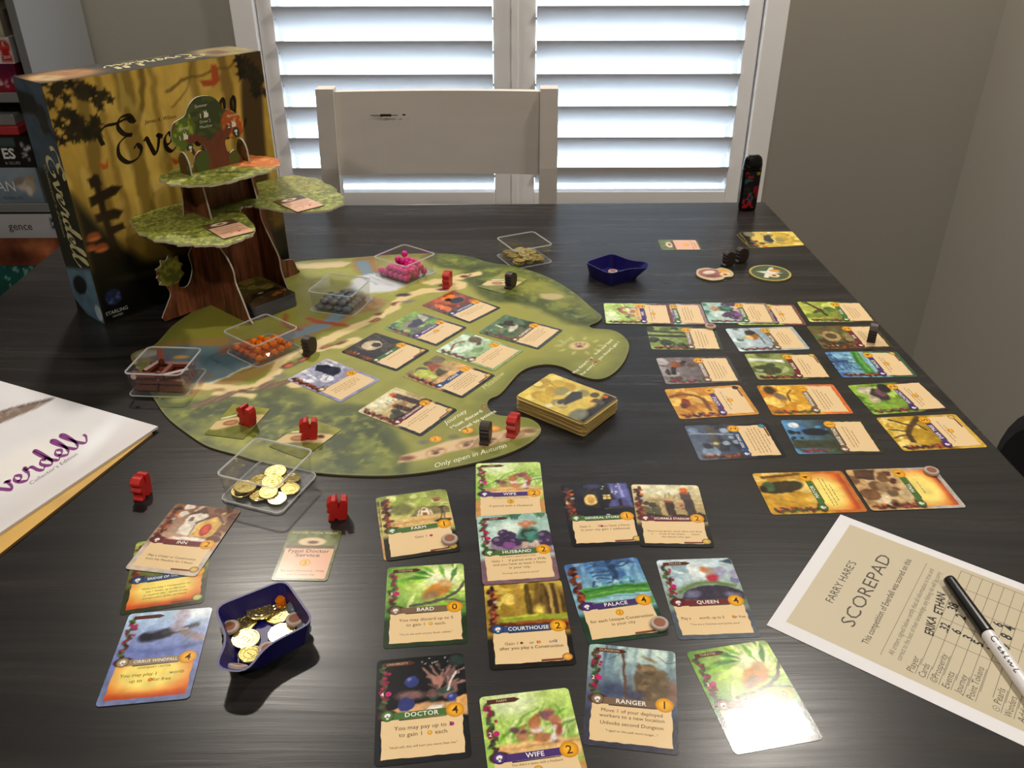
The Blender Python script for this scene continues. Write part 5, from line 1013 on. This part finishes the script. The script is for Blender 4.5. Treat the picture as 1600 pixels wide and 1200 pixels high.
def paint_spine(P):     # x: distance from the front edge, y: height
    P.grad((30, 34, 22), (70, 84, 96), 80, 250); P.poly([(-2, 200), (75, 190), (75, 302), (-2, 302)], (66, 82, 96), 12); P.poly([(0, 236), (40, 262), (75, 258), (75, 286), (30, 284)], (30, 32, 30), 4); P.ell(20, 258, 12, 18, (44, 46, 40), 20)
    P.poly([(0, 0), (75, 0), (75, 62), (0, 78)], (96, 128, 146), 3); P.ell(44, 44, 22, 12, (26, 28, 30), -28); P.ell(10, 14, 9, 11, (190, 206, 214)); P.poly([(44, 0), (75, 0), (75, 18)], (24, 26, 24), 4); P.poly([(0, 78), (75, 62), (75, 190), (0, 200)], (32, 34, 22), 10); P.noise(.2, 14)
X, Y, Q = face_grid([(0, 0), (BD, 0), (BD, BH), (0, BH)], 2.4); P = Paint(X, Y, 2.4, 6); paint_spine(P)
mesh('spine_print', np.stack([np.full(len(X), -.15), X, Y], 1), [q[::-1] for q in Q], M_BOX, box, P.c)
k = Ink(); everdell(k, 0, 0, 15.6, (216, 206, 150), 0, w=.24); k.text('Collector\'s Edition', 10.5, 6, -13, (176, 170, 130), 0, 'l', shear=.25, fit=92)
# the lettering reads downwards: along -z, its tops towards the front edge
k.map(lambda v: (-.35, 40-v[1], 206-v[0])).build('spine_lettering', M_BOX, box)
def paint_top(P):
    P.fill((34, 32, 22)); P.ell(40, 36, 46, 34, (170, 120, 70), soft=20); P.ell(20, 30, 16, 20, (200, 170, 120), soft=10); P.ell(262, 36, 44, 40, (150, 134, 84), soft=18); P.ell(250, 36, 14, 16, (120, 80, 60), soft=6); P.noise(.25, 12)
X, Y, Q = face_grid([(0, 0), (BW, 0), (BW, BD), (0, BD)], 2.6); P = Paint(X, Y, 2.6, 8); paint_top(P)
mesh('top_print', np.stack([X, Y, np.full(len(X), BH+.15)], 1), Q, M_BOX, box, P.c)
k = Ink(); everdell(k, 0, 0, 13.5, (226, 212, 160), 0, w=.24); k.text('Collector\'s Edition', 8, 14, -12, (170, 160, 120), 0, 'l', shear=.25, fit=70)
k.map(lambda v: (210-v[0], 52-v[1], BH+.35)).build('top_lettering', M_BOX, box)

# ------------------------------------------------------------------ clear trays and what they hold
def clear_tray(x, y, deg, z, label):
    t = empty('clear_tray', label=label, cat='tray', group=None); on_table(t, x, y, z, deg)
    O = rrect(63, 63, 6, 4); I = rrect(60.6, 60.6, 5, 4); Bo = rrect(60, 60, 6, 4)
    V, F = loft([[(p[0], p[1], 1.2) for p in Bo], [(p[0], p[1], 28) for p in O], [(p[0], p[1], 28) for p in I], [(p[0]*.955, p[1]*.955, 1.2) for p in I]], False); mesh('wall', V, F, M_CLEAR, t, smooth=False)
    Mb().prism(rrect(65, 65, 6.5, 4), 0, 1.1).build('base', M_CLEAR, t)
    O2 = rrect(64.6, 64.6, 6.5, 4); I2 = rrect(62.2, 62.2, 5.5, 4)
    V, F = loft([[(p[0], p[1], 27.6) for p in O2], [(p[0], p[1], 29) for p in O2], [(p[0], p[1], 29) for p in I2], [(p[0], p[1], 27.6) for p in I2], [(p[0], p[1], 27.6) for p in O2]], False); mesh('rim', V, F, M_RIM, t)
    O2 = rrect(66, 66, 7, 4); I2 = rrect(64.2, 64.2, 6, 4)
    V, F = loft([[(p[0], p[1], .1) for p in O2], [(p[0], p[1], 1.3) for p in O2], [(p[0], p[1], 1.3) for p in I2], [(p[0], p[1], .1) for p in I2], [(p[0], p[1], .1) for p in O2]], False); mesh('foot_rim', V, F, M_RIM, t)
    return t
def in_tray(o, t, x, y, z, rot=(0, 0, 0)):
    c, s = math.cos(t.rotation_euler.z), math.sin(t.rotation_euler.z)
    o.location = (t.location.x+(x*c-y*s)*MM, t.location.y+(x*s+y*c)*MM, t.location.z+z*MM); o.rotation_euler = (rot[0], rot[1], rot[2]+t.rotation_euler.z); return o
T1 = clear_tray(-391, 843, -4, 2.2, 'clear tray of brown wooden twigs at the board edge'); T2 = clear_tray(-302, 921, 51, 2.2, 'clear tray of orange gems beside the river')
T3 = clear_tray(-230, 1055, -17, 2.2, 'clear tray of grey pebbles beside the waterfall'); T4 = clear_tray(-155, 1162, 52, 2.2, 'clear tray of pink berries on the board')
T5 = clear_tray(19, 1224, 26, 0.1, 'clear tray of gold coins standing on bare table by the navy tray of tokens'); T6 = clear_tray(-228, 647, -20, 1.2, 'clear tray with a few gold coins overlapping a location card')
Mb().prism(rrect(14, 14, 6.9, 6), 0, .3).build('sticker', mat('sticker_paper', (196, 170, 156), .7), T1, label='small round pale sticker').matrix_local = Matrix.Translation((-.021, -.0318, .0245)) @ Matrix.Rotation(math.pi/2, 4, 'X') @ Matrix.Scale(.45, 4)

# berries
bs = bmesh.new(); bmesh.ops.create_icosphere(bs, subdivisions=2, radius=.0049); me = bpy.data.meshes.new('berry'); bs.to_mesh(me); bs.free(); me.polygons.foreach_set('use_smooth', [True]*len(me.polygons)); me.materials.append(mat('magenta_berry', (214, 30, 130), .55))
spots = []
for j in range(5):
    for i in range(6):
        x = -25+i*10.0+(5 if j % 2 else 0); y = -24+j*9.0
        if abs(x) < 25.5 and not (j >= 3 and i > 2 and RNG.random() < .6): spots.append((x+RNG.uniform(-.1, .1), y, 6.2))
base = [s for s in spots]
for x, y, z in base:
    if abs(x) < 20 and y < 14 and RNG.random() < .9: spots.append((x+5.0, y+3.2, 14.1))
for x, y, z in ((2, -6, 22.2), (-8, -6, 21.8), (1, -1, 31)): spots.append((x, y, z))
for x, y, z in spots:
    o = bpy.data.objects.new('berry', me); COL.objects.link(o); setup(o, None, 'round pink berry in the clear tray on the board', 'game piece', 'pink berries in the tray'); in_tray(o, T4, y, -x, z)
# pebbles
def pebble_mesh(seed, a, b, c):
    bs = bmesh.new(); bmesh.ops.create_icosphere(bs, subdivisions=2, radius=1); R = random.Random(seed); ph = [R.uniform(0, 6) for _ in range(3)]
    for v in bs.verts:
        n = v.co.copy(); k = 1+.08*math.sin(3*n.x+ph[0])+.06*math.sin(4*n.y+ph[1]); v.co = Vector((n.x*a*k, n.y*b*k, n.z*c))*MM
    me = bpy.data.meshes.new('pebble'); bs.to_mesh(me); bs.free(); me.polygons.foreach_set('use_smooth', [True]*len(me.polygons)); me.materials.append(mat('slate_pebble', (98, 106, 112), .3)); return me
PM = [pebble_mesh(i, 6.9, 5.4, 3.8) for i in range(4)]
sp = []
for j in range(5):
    for i in range(4):
        if (i, j) not in ((0, 4), (0, 3), (1, 4)): sp.append((-20+i*13.2+RNG.uniform(-.3, .3), -23+j*10.6, 5.1))
sp += [(x+5, y+3, 12.4) for x, y, z in sp if x < 16 and y < 14 and RNG.random() < .92]
for n, (x, y, z) in enumerate(sp):
    o = bpy.data.objects.new('pebble', PM[n % 4]); COL.objects.link(o); setup(o, None, 'smooth slate grey pebble in the clear tray beside the waterfall', 'game piece', 'grey pebbles in the tray'); in_tray(o, T3, x, y, z, (RNG.uniform(-.2, .2), RNG.uniform(-.2, .2), RNG.uniform(-.3, .3)))
# orange gems
def gem_mesh(seed):
    bs = bmesh.new(); bmesh.ops.create_icosphere(bs, subdivisions=1, radius=1); R = random.Random(seed)
    for v in bs.verts: v.co = Vector((v.co.x*5.8, v.co.y*5.2, v.co.z*4.7))*MM*R.uniform(.82, 1.1)
    me = bpy.data.meshes.new('gem'); bs.to_mesh(me); bs.free(); me.materials.append(mat('amber_resin', (255, 132, 18), .08, trans=.3, ior=1.5)); return me
GM = [gem_mesh(i) for i in range(4)]
sp = []
for j in range(5):
    for i in range(5):
        if not (i < 2 and j > 2) and not (i < 1 and j > 1): sp.append((-22+i*11.2+RNG.uniform(-.4, .4), -23+j*10.8, 6.2))
sp += [(x+5, y+4, 14.2) for x, y, z in sp if x < 18 and y < 12 and x > -18 and RNG.random() < .96]
for n, (x, y, z) in enumerate(sp):
    o = bpy.data.objects.new('gem', GM[n % 4]); COL.objects.link(o); setup(o, None, 'translucent orange gem in the clear tray beside the river', 'game piece', 'orange gems in the tray'); in_tray(o, T2, y, -x, z, (RNG.uniform(0, .6), RNG.uniform(0, .6), RNG.uniform(0, 3)))
# twigs: hexagonal sticks
tw = bpy.data.meshes.new('twig'); V, F = loft([[(k, 3.6*math.cos(a), 3.6*math.sin(a)) for a in [math.pi/3*i+.3 for i in range(6)]] for k in (-13, 13)])
tw.from_pydata((np.array(V)*MM).tolist(), [], F); tw.materials.append(mat('brown_twig', (104, 52, 38), .32))
tws = []
for j in range(6): tws.append((-14.2, -22+j*8, 5.0, 0)); tws.append((14.2, -22+j*8, 5.0, 0))
for j in range(4): tws.append((-13+RNG.uniform(-1, 1), -19+j*8.8, 12.0, RNG.uniform(-.12, .12))); tws.append((15, -19+j*8.6, 12.0, RNG.uniform(-.05, .05)))
tws += [(12, 18, 12, .0), (-14, 20.5, 12, .02), (-15, 1, 19.2, 1.25), (4, -9, 19.0, 1.5), (13, 8, 19, .05), (-10, 14, 26.2, -1.1), (18, -12, 19, .6), (-16, -18, 19, 0)]
for x, y, z, r in tws:
    o = bpy.data.objects.new('twig', tw); COL.objects.link(o); setup(o, None, 'short brown hexagonal wooden twig in the clear tray', 'game piece', 'brown twigs in the tray'); in_tray(o, T1, x, y, z, (0, 0, r))
# gold coins
M_GOLD = mat('gold_foil', (230, 208, 132), .22, metal=1.0)
def coin(r, n='1'):
    b = Mb(); b.lathe([(r*.94, 0), (r, .5), (r, 1.3), (r*.95, 1.75), (r*.86, 1.75), (r*.82, 1.35), (r*.6, 1.35), (r*.57, 1.65), (r*.53, 1.65), (r*.5, 1.35)], 28)
    for i in range(12):
        a = 2*math.pi*i/12; b.lathe([(r*.055, 1.3), (r*.05, 1.7)], 6, r*.71*math.cos(a), r*.71*math.sin(a))
    if n == '1': b.box(-r*.07, r*.07, -r*.33, r*.33, 1.3, 1.8).box(-r*.2, r*.2, -r*.36, -r*.26, 1.3, 1.75)
    else:
        for y in (-.28, 0, .28): b.box(-r*.18, r*.16, r*(y-.05), r*(y+.05), 1.3, 1.8)
        b.box(r*.1, r*.2, -r*.3, r*.3, 1.3, 1.8)
    o = b.build('coin', M_GOLD); m = o.data; bpy.data.objects.remove(o); return m
CB, CS = coin(10.6, '3'), coin(8.8, '1')
def put_coin(me, t, x, y, z, rot, label, group):
    o = bpy.data.objects.new('gold_coin', me); COL.objects.link(o); setup(o, None, label, 'coin', group); return in_tray(o, t, x, y, z, rot)
lb = 'gold coin in the clear tray that overlaps a location card'
for me, x, y, z, rx, ry, rz in ((CB,-6,19,1.9,.05,-.04,.3),(CS,14,15,1.9,-.06,.04,1),(CS,27-5,1,1.8,.05,.05,.8),(CS,-13,3,1.8,-.05,.05,2.2),(CB,3.5,1,4.6,.12,.1,.5),(CB,-18.5,-16,1.9,.04,-.05,.6),(CB,-17,-14,4.8,.1,.05,2),(CS,1,-18,1.9,-.06,0,.2),(CS,8,-13,4.6,.16,-.1,.9),(CS,19,-16,1.9,.06,-.05,1.4)):
    put_coin(me, T6, x, y, z, (rx, ry, rz), lb, 'gold coins in the tray overlapping the board')
lb = 'gold coin heaped in the clear tray off the board'
for n in range(30):
    layer = n//10; i = n % 10; x = (-19, 0, 19, -19, 0, 19, -10, 9, -19, 19)[i]; y = (-19, -19, -19, -1, 0, 1, 17, 17, 16, 18)[i]
    if layer == 2 and i in (6, 7, 8, 9): continue
    put_coin(CS, T5, y*1.0+RNG.uniform(-1.5, 1.5), x*1.0+RNG.uniform(-1.5, 1.5), 1.6+layer*2.6+RNG.uniform(0, .4), (RNG.uniform(-.12, .12), RNG.uniform(-.12, .12), RNG.uniform(0, 6)), lb, 'gold coins in the tray off the board')

# ------------------------------------------------------------------ navy trays with a pouring spout
M_NAVY = mat('navy_plastic', (28, 24, 96), .38)
def navy_tray(x, y, deg, label):
    t = empty('pouring_tray', label=label, cat='tray'); on_table(t, x, y, .1, deg)
    top = round_poly([(-40, 0), (-1, -41), (28, -15.5), (54, -12.5), (54, 12.5), (28, 15.5), (-1, 41)], 11, 4)
    bot = round_poly([(-35, 0), (-1, -36), (25, -13), (34, -9), (34, 9), (25, 13), (-1, 36)], 11, 4)
    def sc(P, k): 
        r = []
        n = len(P)
        for i in range(n):
            a = np.array(P[i-1]); b = np.array(P[(i+1) % n]); d = b-a; d = d/(np.hypot(*d)+1e-9); r.append((P[i][0]-d[1]*k, P[i][1]+d[0]*k))
        return r
    s = 1 if sum(top[i][0]*top[(i+1) % len(top)][1]-top[(i+1) % len(top)][0]*top[i][1] for i in range(len(top))) > 0 else -1
    ti = sc(top, 1.7*s); bi = sc(bot, 1.7*s)
    V, F = loft([[(p[0], p[1], 0) for p in bot], [(p[0], p[1], 20) for p in top], [(p[0], p[1], 20) for p in ti], [(p[0], p[1], 1.6) for p in bi]], False); n = len(bot)
    mesh('tray_wall', V, F, M_NAVY, t); b = Mb().prism(bot, 0, 1.6); b.build('tray_floor', M_NAVY, t); return t
N1 = navy_tray(-185.5, 464, -100.7, 'navy tray with a spout holding gold coins, a gem and pebbles'); N2 = navy_tray(144.5, 1155, -8, 'navy tray with a spout holding only two ring tokens')
def from_px(t, wx, wy):
    a = -t.rotation_euler.z; dx = wx-t.location.x*1000; dy = wy-t.location.y*1000; return dx*math.cos(a)-dy*math.sin(a), dx*math.sin(a)+dy*math.cos(a)
lbs = ('gold coin beside the stacked ring tokens in the navy tray of coins', 'gold coin shining white with the lamp reflection in the navy tray of coins', 'gold coin sliding into the spout of the navy tray of coins', 'gold coin tucked under the tilted one in the navy tray of coins', 'tilted gold coin lying over two others in the navy tray of coins', 'gold coin beside the orange gem in the navy tray of coins')
for lb, (me, wx, wy, z, tl) in zip(lbs, ((CB,-199,456,2.6,.09),(CB,-173.5,462,1.8,0),(CS,-191.5,441,3.0,.14),(CS,-203,474,2.4,-.08),(CB,-195,483,4.4,.14),(CB,-181,482,2.6,-.09))):
    x, y = from_px(N1, wx, wy); o = put_coin(me, N1, x, y, z, (0, 0, 1), lb, 'gold coins in the navy tray'); o.rotation_euler = (tl*.4, tl, 1.0)
def single(me, t, wx, wy, z, name, label, cat='game piece'):
    x, y = from_px(t, wx, wy); o = bpy.data.objects.new(name, me); COL.objects.link(o); setup(o, None, label, cat); return in_tray(o, t, x, y, z, (.2, .1, .4))
single(GM[1], N1, -181, 494, 6.2, 'gem', 'single orange gem in the navy tray of coins')
single(PM[0], N1, -170, 487, 5.4, 'pebble', 'grey pebble beside the gem in the navy tray of coins'); single(PM[1], N1, -157, 464, 5.4, 'pebble', 'grey pebble at the rim side of the navy tray of coins')
# wooden ring tokens
tk = empty('ring_token', label='wooden ring token lying on the FARM card', cat='token')
Mb().lathe([(6.2, 0), (7, .6), (7, 2.6), (6.3, 3.2), (4.6, 3.2), (4.4, 2.8)], 24).build('ring', mat('greige_ring', (176, 158, 146), .6), tk); Mb().lathe([(4.4, 2.6), (4.3, 3.0)], 20).build('centre', mat('brown_centre', (140, 84, 54), .6, noise=(300, .2)), tk)
on_table(tk, -54, 570, .72)
for x, y, z, lb in ((112, 472, .45, 'wooden ring token lying on the corner of the PALACE card'), (255, 985, .3, 'wooden ring token by the far corner of a green forest card'), (403, 668, .8, 'wooden ring token on the tan card by the scorepad'),
                    (-214, 468, 1.8, 'lower wooden ring token of the pair in the navy tray of coins'), (-213, 464.5, 5.1, 'upper wooden ring token of the pair in the navy tray of coins'), (-166, 474, 3.6, 'wooden ring token between coin and pebble in the navy tray of coins'),
                    (148, 1164, 1.8, 'wooden ring token lying farther from the spout in the navy tray of tokens'), (152, 1142, 1.8, 'wooden ring token nearer the spout of the navy tray of tokens'), (-180, 446, 1.8, 'wooden ring token half hidden by the rim of the navy tray of coins')):
    on_table(copy_tree(tk, label=lb), x, y, z)

o = copy_tree(tk, label='wooden ring token leaning in the spout of the navy tray of coins'); in_tray(o, N1, 44.5, 0, 11.8, (0, -.78, 0))

# ------------------------------------------------------------------ animal-shaped wooden workers
SQ = [(-7.5,0),(-2.6,0),(-2.2,2),(-.8,2),(-.2,0),(6.5,0),(7.2,3),(8,9),(8.6,15),(7.6,18.5),(3.6,19),(3,14),(1.4,11),(.6,16),(1,20.5),(-.6,19),(-3,19.2),(-7,16.5),(-7.4,14.2),(-5,12.4),(-7.8,9.6),(-7.6,8),(-5.2,7.6),(-5.6,3),(-7.5,1.6)]
HG = [(-7.5,0),(6,0)]+[(7.5+1.2*((i % 2)*2-1)*.5+2.2*math.sin(i/11*math.pi), 1.5+i*1.45) for i in range(11)]+[(4,18.5),(-1,20),(-5,18.5),(-7.2,15.5),(-5.4,14),(-7,12),(-5.2,10.2),(-6.6,7.6),(-5.0,5.4),(-5.6,3),(-7.8,2)]
def worker(out, m, name):
    k = 1.16
    o = Mb().prism([(x*k, y*k) for x, y in out], -5, 5).build(name, m, bevel=.7); o.data.transform(Matrix.Rotation(math.pi/2, 4, 'X')); return o
M_RED = mat('red_painted_wood', (186, 36, 32), .42); M_DRK = mat('dark_brown_painted_wood', (52, 40, 35), .5)
red = worker(SQ, M_RED, 'wooden_worker'); drk = worker(HG, M_DRK, 'wooden_worker')
first = True
for x, y, z, a, lb in ((-343, 635, .05, 78, 'red animal-shaped worker standing on the bare table near the white booklet'), (-156, 603, .05, 8, 'red animal-shaped worker standing on the bare table above the pink event card'), (-277, 754, 2.8, -28, 'red worker on the location card that lies clear of the gold coin tray'), (-207, 728, 2.8, 10, 'red worker on the location card running under the gold coin tray'), (-91, 1114, 2.2, 75, 'red worker on the board path beside the pink berry tray'), (1, 735, 2.2, 70, 'red worker at the tip of the journey path on the board')):
    o = red if first else red.copy()
    if not first: COL.objects.link(o)
    first = False; on_table(o, x, y, z, a); setup(o, None, lb, 'game piece', 'red workers')
first = True
for x, y, z, a, lb in ((-245, 913, 2.2, 68, 'dark brown worker on the path beside the orange gem tray'), (-2, 1110, 2.8, 60, 'dark brown worker standing on a location card'), (-27, 722, 2.2, 80, 'dark brown worker on the journey path beside a red worker'), (323, 1196, .05, 28, 'dark brown worker beside the two-lobed token, nearer to it of a pair'), (346, 1211, .05, 25, 'dark brown worker of a pair, nearer the golden face-down cards'), (448, 948, .4, 245, 'dark brown worker standing on a burrow card at the table edge')):
    o = drk if first else drk.copy()
    if not first: COL.objects.link(o)
    first = False; on_table(o, x, y, z, a); setup(o, None, lb, 'game piece', 'dark brown workers')

# cardboard tokens at the far side
def paint_oval(P): P.fill((176, 160, 84)); P.ell(0, 0, 27, 27, (70, 82, 52)); P.poly([(-20, 4), (-4, 6), (2, 20), (8, 22), (6, 4), (18, 0), (2, -4), (-6, -20), (-12, -18), (-8, -4)], (210, 212, 196), 2); P.ell(8, 8, 8, 5, (220, 150, 46)); P.ell(4, -10, 8, 7, (224, 196, 156)); P.ell(4, -10, 3, 3, (120, 60, 50)); P.noise(.1, 6)
o = slab('cardboard_token', [(30*math.cos(2*math.pi*i/40), 30*math.sin(2*math.pi*i/40)) for i in range(40)], 2, (150, 140, 90), paint_oval, M_BOARD, cell=1.3, label='round cardboard token with olive rim and pale flower print', cat='token'); on_table(o, 378, 1162, .1, -5)
lob = smooth_closed([(-27, 2), (-22, 16), (-8, 22), (4, 17), (14, 22), (24, 14), (27, 0), (22, -12), (12, -14), (6, -22), (-8, -26), (-20, -20), (-27, -10)], 4)
def paint_lob(P): P.fill((190, 172, 130)); P.ell(-6, 0, 18, 17, (150, 90, 84)); P.ell(-8, 4, 10, 6, (214, 200, 180), 20); P.ell(-6, -10, 9, 4, (110, 60, 60)); P.ell(14, 8, 8, 6, (224, 160, 60)); P.ell(14, -4, 8, 7, (220, 196, 156)); P.ell(14, -4, 3, 3, (110, 66, 56)); P.noise(.12, 6)
o = slab('cardboard_token', lob, 2, (120, 110, 80), paint_lob, M_BOARD, cell=1.3, label='two-lobed cardboard token with maroon print beside the dark workers', cat='token'); on_table(o, 297, 1160, .1, 0)

# ------------------------------------------------------------------ vaporizer standing at the far corner
vp = empty('vaporizer', label='slim black vaporizer with red marbled panel standing at the table corner by the window', cat='vaporizer'); on_table(vp, 414, 1455, .05, 6)
def vring(z, w, d): return [(p[0], p[1], z) for p in rrect(w, d, d*.45, 5)]
V, F = loft([vring(0, 27, 12), vring(1.5, 30, 14), vring(6, 31, 15), vring(70, 33, 15.5), vring(71, 33, 15.5)]); mesh('body', V, F, mat('black_gloss', (14, 13, 14), .2), vp)
V, F = loft([vring(71.3, 33, 15.5), vring(80, 33, 15), vring(88, 31, 13), vring(93, 26, 10), vring(96, 18, 7)]); mesh('mouthpiece', V, F, mat('black_gloss_cap', (8, 8, 9), .08, coat=.5), vp, smooth=True)
def marble(P): P.fill((26, 22, 24)); P.speck((190, 22, 34), 13, .5, 1, 3, .04, np.where(P.x < 6, 1., .7)); P.speck((60, 96, 104), 9, .63, .9, 12, .05); P.speck((20, 18, 20), 6, .62, 1, 44, .04); P.ell(10, 66, 4, 3, (190, 190, 60), a=.7)
out = rrect(26, 64, 3, 3, 0, 37); X, Y, Q = face_grid(out, 1.1); P = Paint(X, Y, 1.2, 11); marble(P); mesh('marbled_panel', np.stack([X, np.full(len(X), -7.9), Y], 1), Q, M_BOX, vp, P.c)

# ------------------------------------------------------------------ score sheet and marker
pad = empty('score_sheet', label='white score sheet with beige printed area under the marker', cat='paper'); on_table(pad, 194, 472, .1, 52.8)
Mb().box(0, 167, -216, 0, 0, .4).build('sheet', mat('white_paper', (226, 224, 226), .6), pad)
k = Ink(); k.poly([(12, -10.5), (158, -11.5), (158, -216), (12, -216)], (197, 184, 156), .43); k.build('beige_print', M_PAPER, pad)
k = Ink(); DK = (66, 60, 52)
k.text('Farry Hare\'s'.upper(), 9, 82, -32.5, DK, .46, xs=.7, fit=58); k.text('SCOREPAD', 15.5, 86, -54, DK, .46, xs=.7, fit=98, bold=-.004)
k.text('This competition of Everdell was scored on this', 7, 84, -68, (76, 68, 58), .46, fit=116, bold=.008); k.poly([(22, -78), (146, -78.8), (146, -79.3), (22, -78.5)], (140, 128, 108), .46)
k.text('All critters signed below certify that all information is true and', 5.6, 84, -86, (104, 94, 80), .46, fit=114); k.text('correct to the best of their knowledge, any fishing ink will be sorry', 5.6, 83, -92, (104, 94, 80), .46, fit=116)
rows = [('Player', 102), ('Cards', 110), ('\u00a9Prosperity', 118), ('Events', 126), ('Journey', 134), ('Point Tokens', 142), ('', 150), ('\u2299 Pearls', 158), ('Wonders', 166), ('Additional', 174)]
for t, y in rows:
    if t: k.text(t, 7, 19, -y, (84, 76, 66), .46, 'l', shear=.15, fit=2.95*len(t)); k.poly([(19, -y-1.2), (19+2.95*len(t), -y-1.2), (19+2.95*len(t), -y-1.6), (19, -y-1.6)], (110, 100, 86), .46)
    k.poly([(30, -y-2), (153, -y-2), (153, -y-2.45), (30, -y-2.45)], (120, 110, 94), .455)
for x in (65, 88, 110, 132, 153): k.poly([(x, -104), (x+.5, -104), (x+.5, -190), (x, -190)], (104, 96, 82), .455)
k.build('printed_text', M_PAPER, pad)
k = Ink(); HW = (22, 20, 22)
for t, x, y, s, r in (('ERIKA', 75, 103, 9, 8), ('ETHAN', 104, 102.5, 9, 8), ('.32', 79, 112, 9, 4), ('38', 106, 112, 10, 6), ('6', 80, 120.5, 10, 0), ('2', 98, 119.5, 10, 0), ('3', 78, 129, 10, -4), ('5', 77, 136.5, 10, 0), ('7', 104, 136, 9, 10), ('6', 107, 144, 10, 4), ('8', 97, 152, 11, 0), ('4', 108, 152, 11, 8), ('1', 76, 146, 10, 0), ('9', 86, 153, 10, 0)):
    k.text(t, s, x, -y, HW, .48, bold=.022, shear=.1, rot=r, xs=.9)
k.build('handwriting', M_PAPER, pad)
mk = empty('marker', label='black-capped white marker lying across the score sheet', cat='marker'); on_table(mk, 351, 516, .6, -87)
def tube(name, prof, m, n=20): 
    V, F = loft([[(x, r*math.cos(2*math.pi*i/n), 5.4+r*math.sin(2*math.pi*i/n)) for i in range(n)] for x, r in prof]); return mesh(name, V, F, m, mk, smooth=False)
tube('cap', [(0, 3.2), (.8, 4.4), (3, 4.7), (40, 5.1), (58, 5.3), (59, 5.0)], mat('marker_black', (14, 14, 15), .25)); tube('cap_clip', [(56, 5.4), (58.5, 5.4)], mat('marker_black', (14, 14, 15), .25))
tube('barrel', [(59, 4.6), (60, 5.0), (128, 5.0), (132, 4.4), (133, 3.0)], mat('marker_white', (226, 222, 222), .3))
k = Ink()
for st in ([(70, 2.2), (67, 2.6), (66, 0), (68, -1.6), (71, -1)], [(73, 2.2), (73, -1.6)], [(75, 0), (77, .6), (76, -1.4), (79, -1)], [(81, 1), (80, -.2), (82, -.6), (80, -1.6)], [(85, 2), (84.5, -1.4), (86, -1.4)], [(88, .6), (89, -1.4), (91, .4), (92, -1.4), (94, 0)], [(97, 2.2), (96.5, -1.4), (99, -1.2)]): k.ribbon(st, .7, (20, 18, 20), 0)
k.map(lambda v: (v[0], 5.12*math.sin(v[1]/5.1-.35), 5.4+5.12*math.cos(v[1]/5.1-.35))).build('lettering', M_PAPER, mk)

# ------------------------------------------------------------------ booklets at the left edge
yb = empty('yellow_booklet', label='golden yellow booklet lying under the white booklet', cat='booklet'); on_table(yb, -371, 737, .1, 71.6)
Mb().box(-280, 0, 0, 280, 0, 2.6).build('pages', mat('yellow_cover_edge', (120, 92, 48), .6), yb)
painted('cover', [(-280, 0), (0, 0), (0, 280), (-280, 280)], 9, lambda P: P.fill((206, 164, 84)).noise(.1, 30), M_PAPER, yb, 2.65, 3)
wb = empty('white_booklet', label='white rule booklet with purple script title lying on the yellow booklet', cat='booklet'); on_table(wb, -368, 746, 3.0, 65.8)
Mb().box(-280, 0, 0, 280, 0, 2.4).build('pages', mat('paper_white_edge', (206, 204, 206), .6), wb)
def paint_wb(P):
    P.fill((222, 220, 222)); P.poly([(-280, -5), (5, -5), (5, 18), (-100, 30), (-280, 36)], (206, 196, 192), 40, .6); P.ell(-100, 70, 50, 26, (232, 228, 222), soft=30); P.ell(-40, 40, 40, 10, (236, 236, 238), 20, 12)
    P.poly([(-3, 146), (-26, 146), (-50, 152), (-90, 160), (-120, 172), (-120, 190), (-70, 186), (-36, 172)], (126, 106, 94), 3); P.line([(-6, 148), (-40, 170), (-100, 186)], 5, (84, 68, 62), 4); P.speck((170, 150, 136), 6, .58, .7, 3, .1, np.where((P.y > 140) & (P.y < 190), 1., 0.)*np.where(inside([(-3, 146), (-26, 146), (-50, 152), (-90, 160), (-120, 172), (-120, 190), (-70, 186), (-36, 172)], P.x, P.y), 1., 0.))
    P.noise(.02, 40)
painted('cover', [(-280, 0), (0, 0), (0, 280), (-280, 280)], 3.2, paint_wb, M_PAPER, wb, 2.44, 3)
k = Ink(); everdell(k, -165, 44, 14.4, (124, 42, 120), 2.5, w=.25); k.text('Collector\'s Edition', 7.6, -98, 34, (96, 70, 96), 2.5, shear=.3, fit=54); k.build('cover_lettering', M_PAPER, wb)
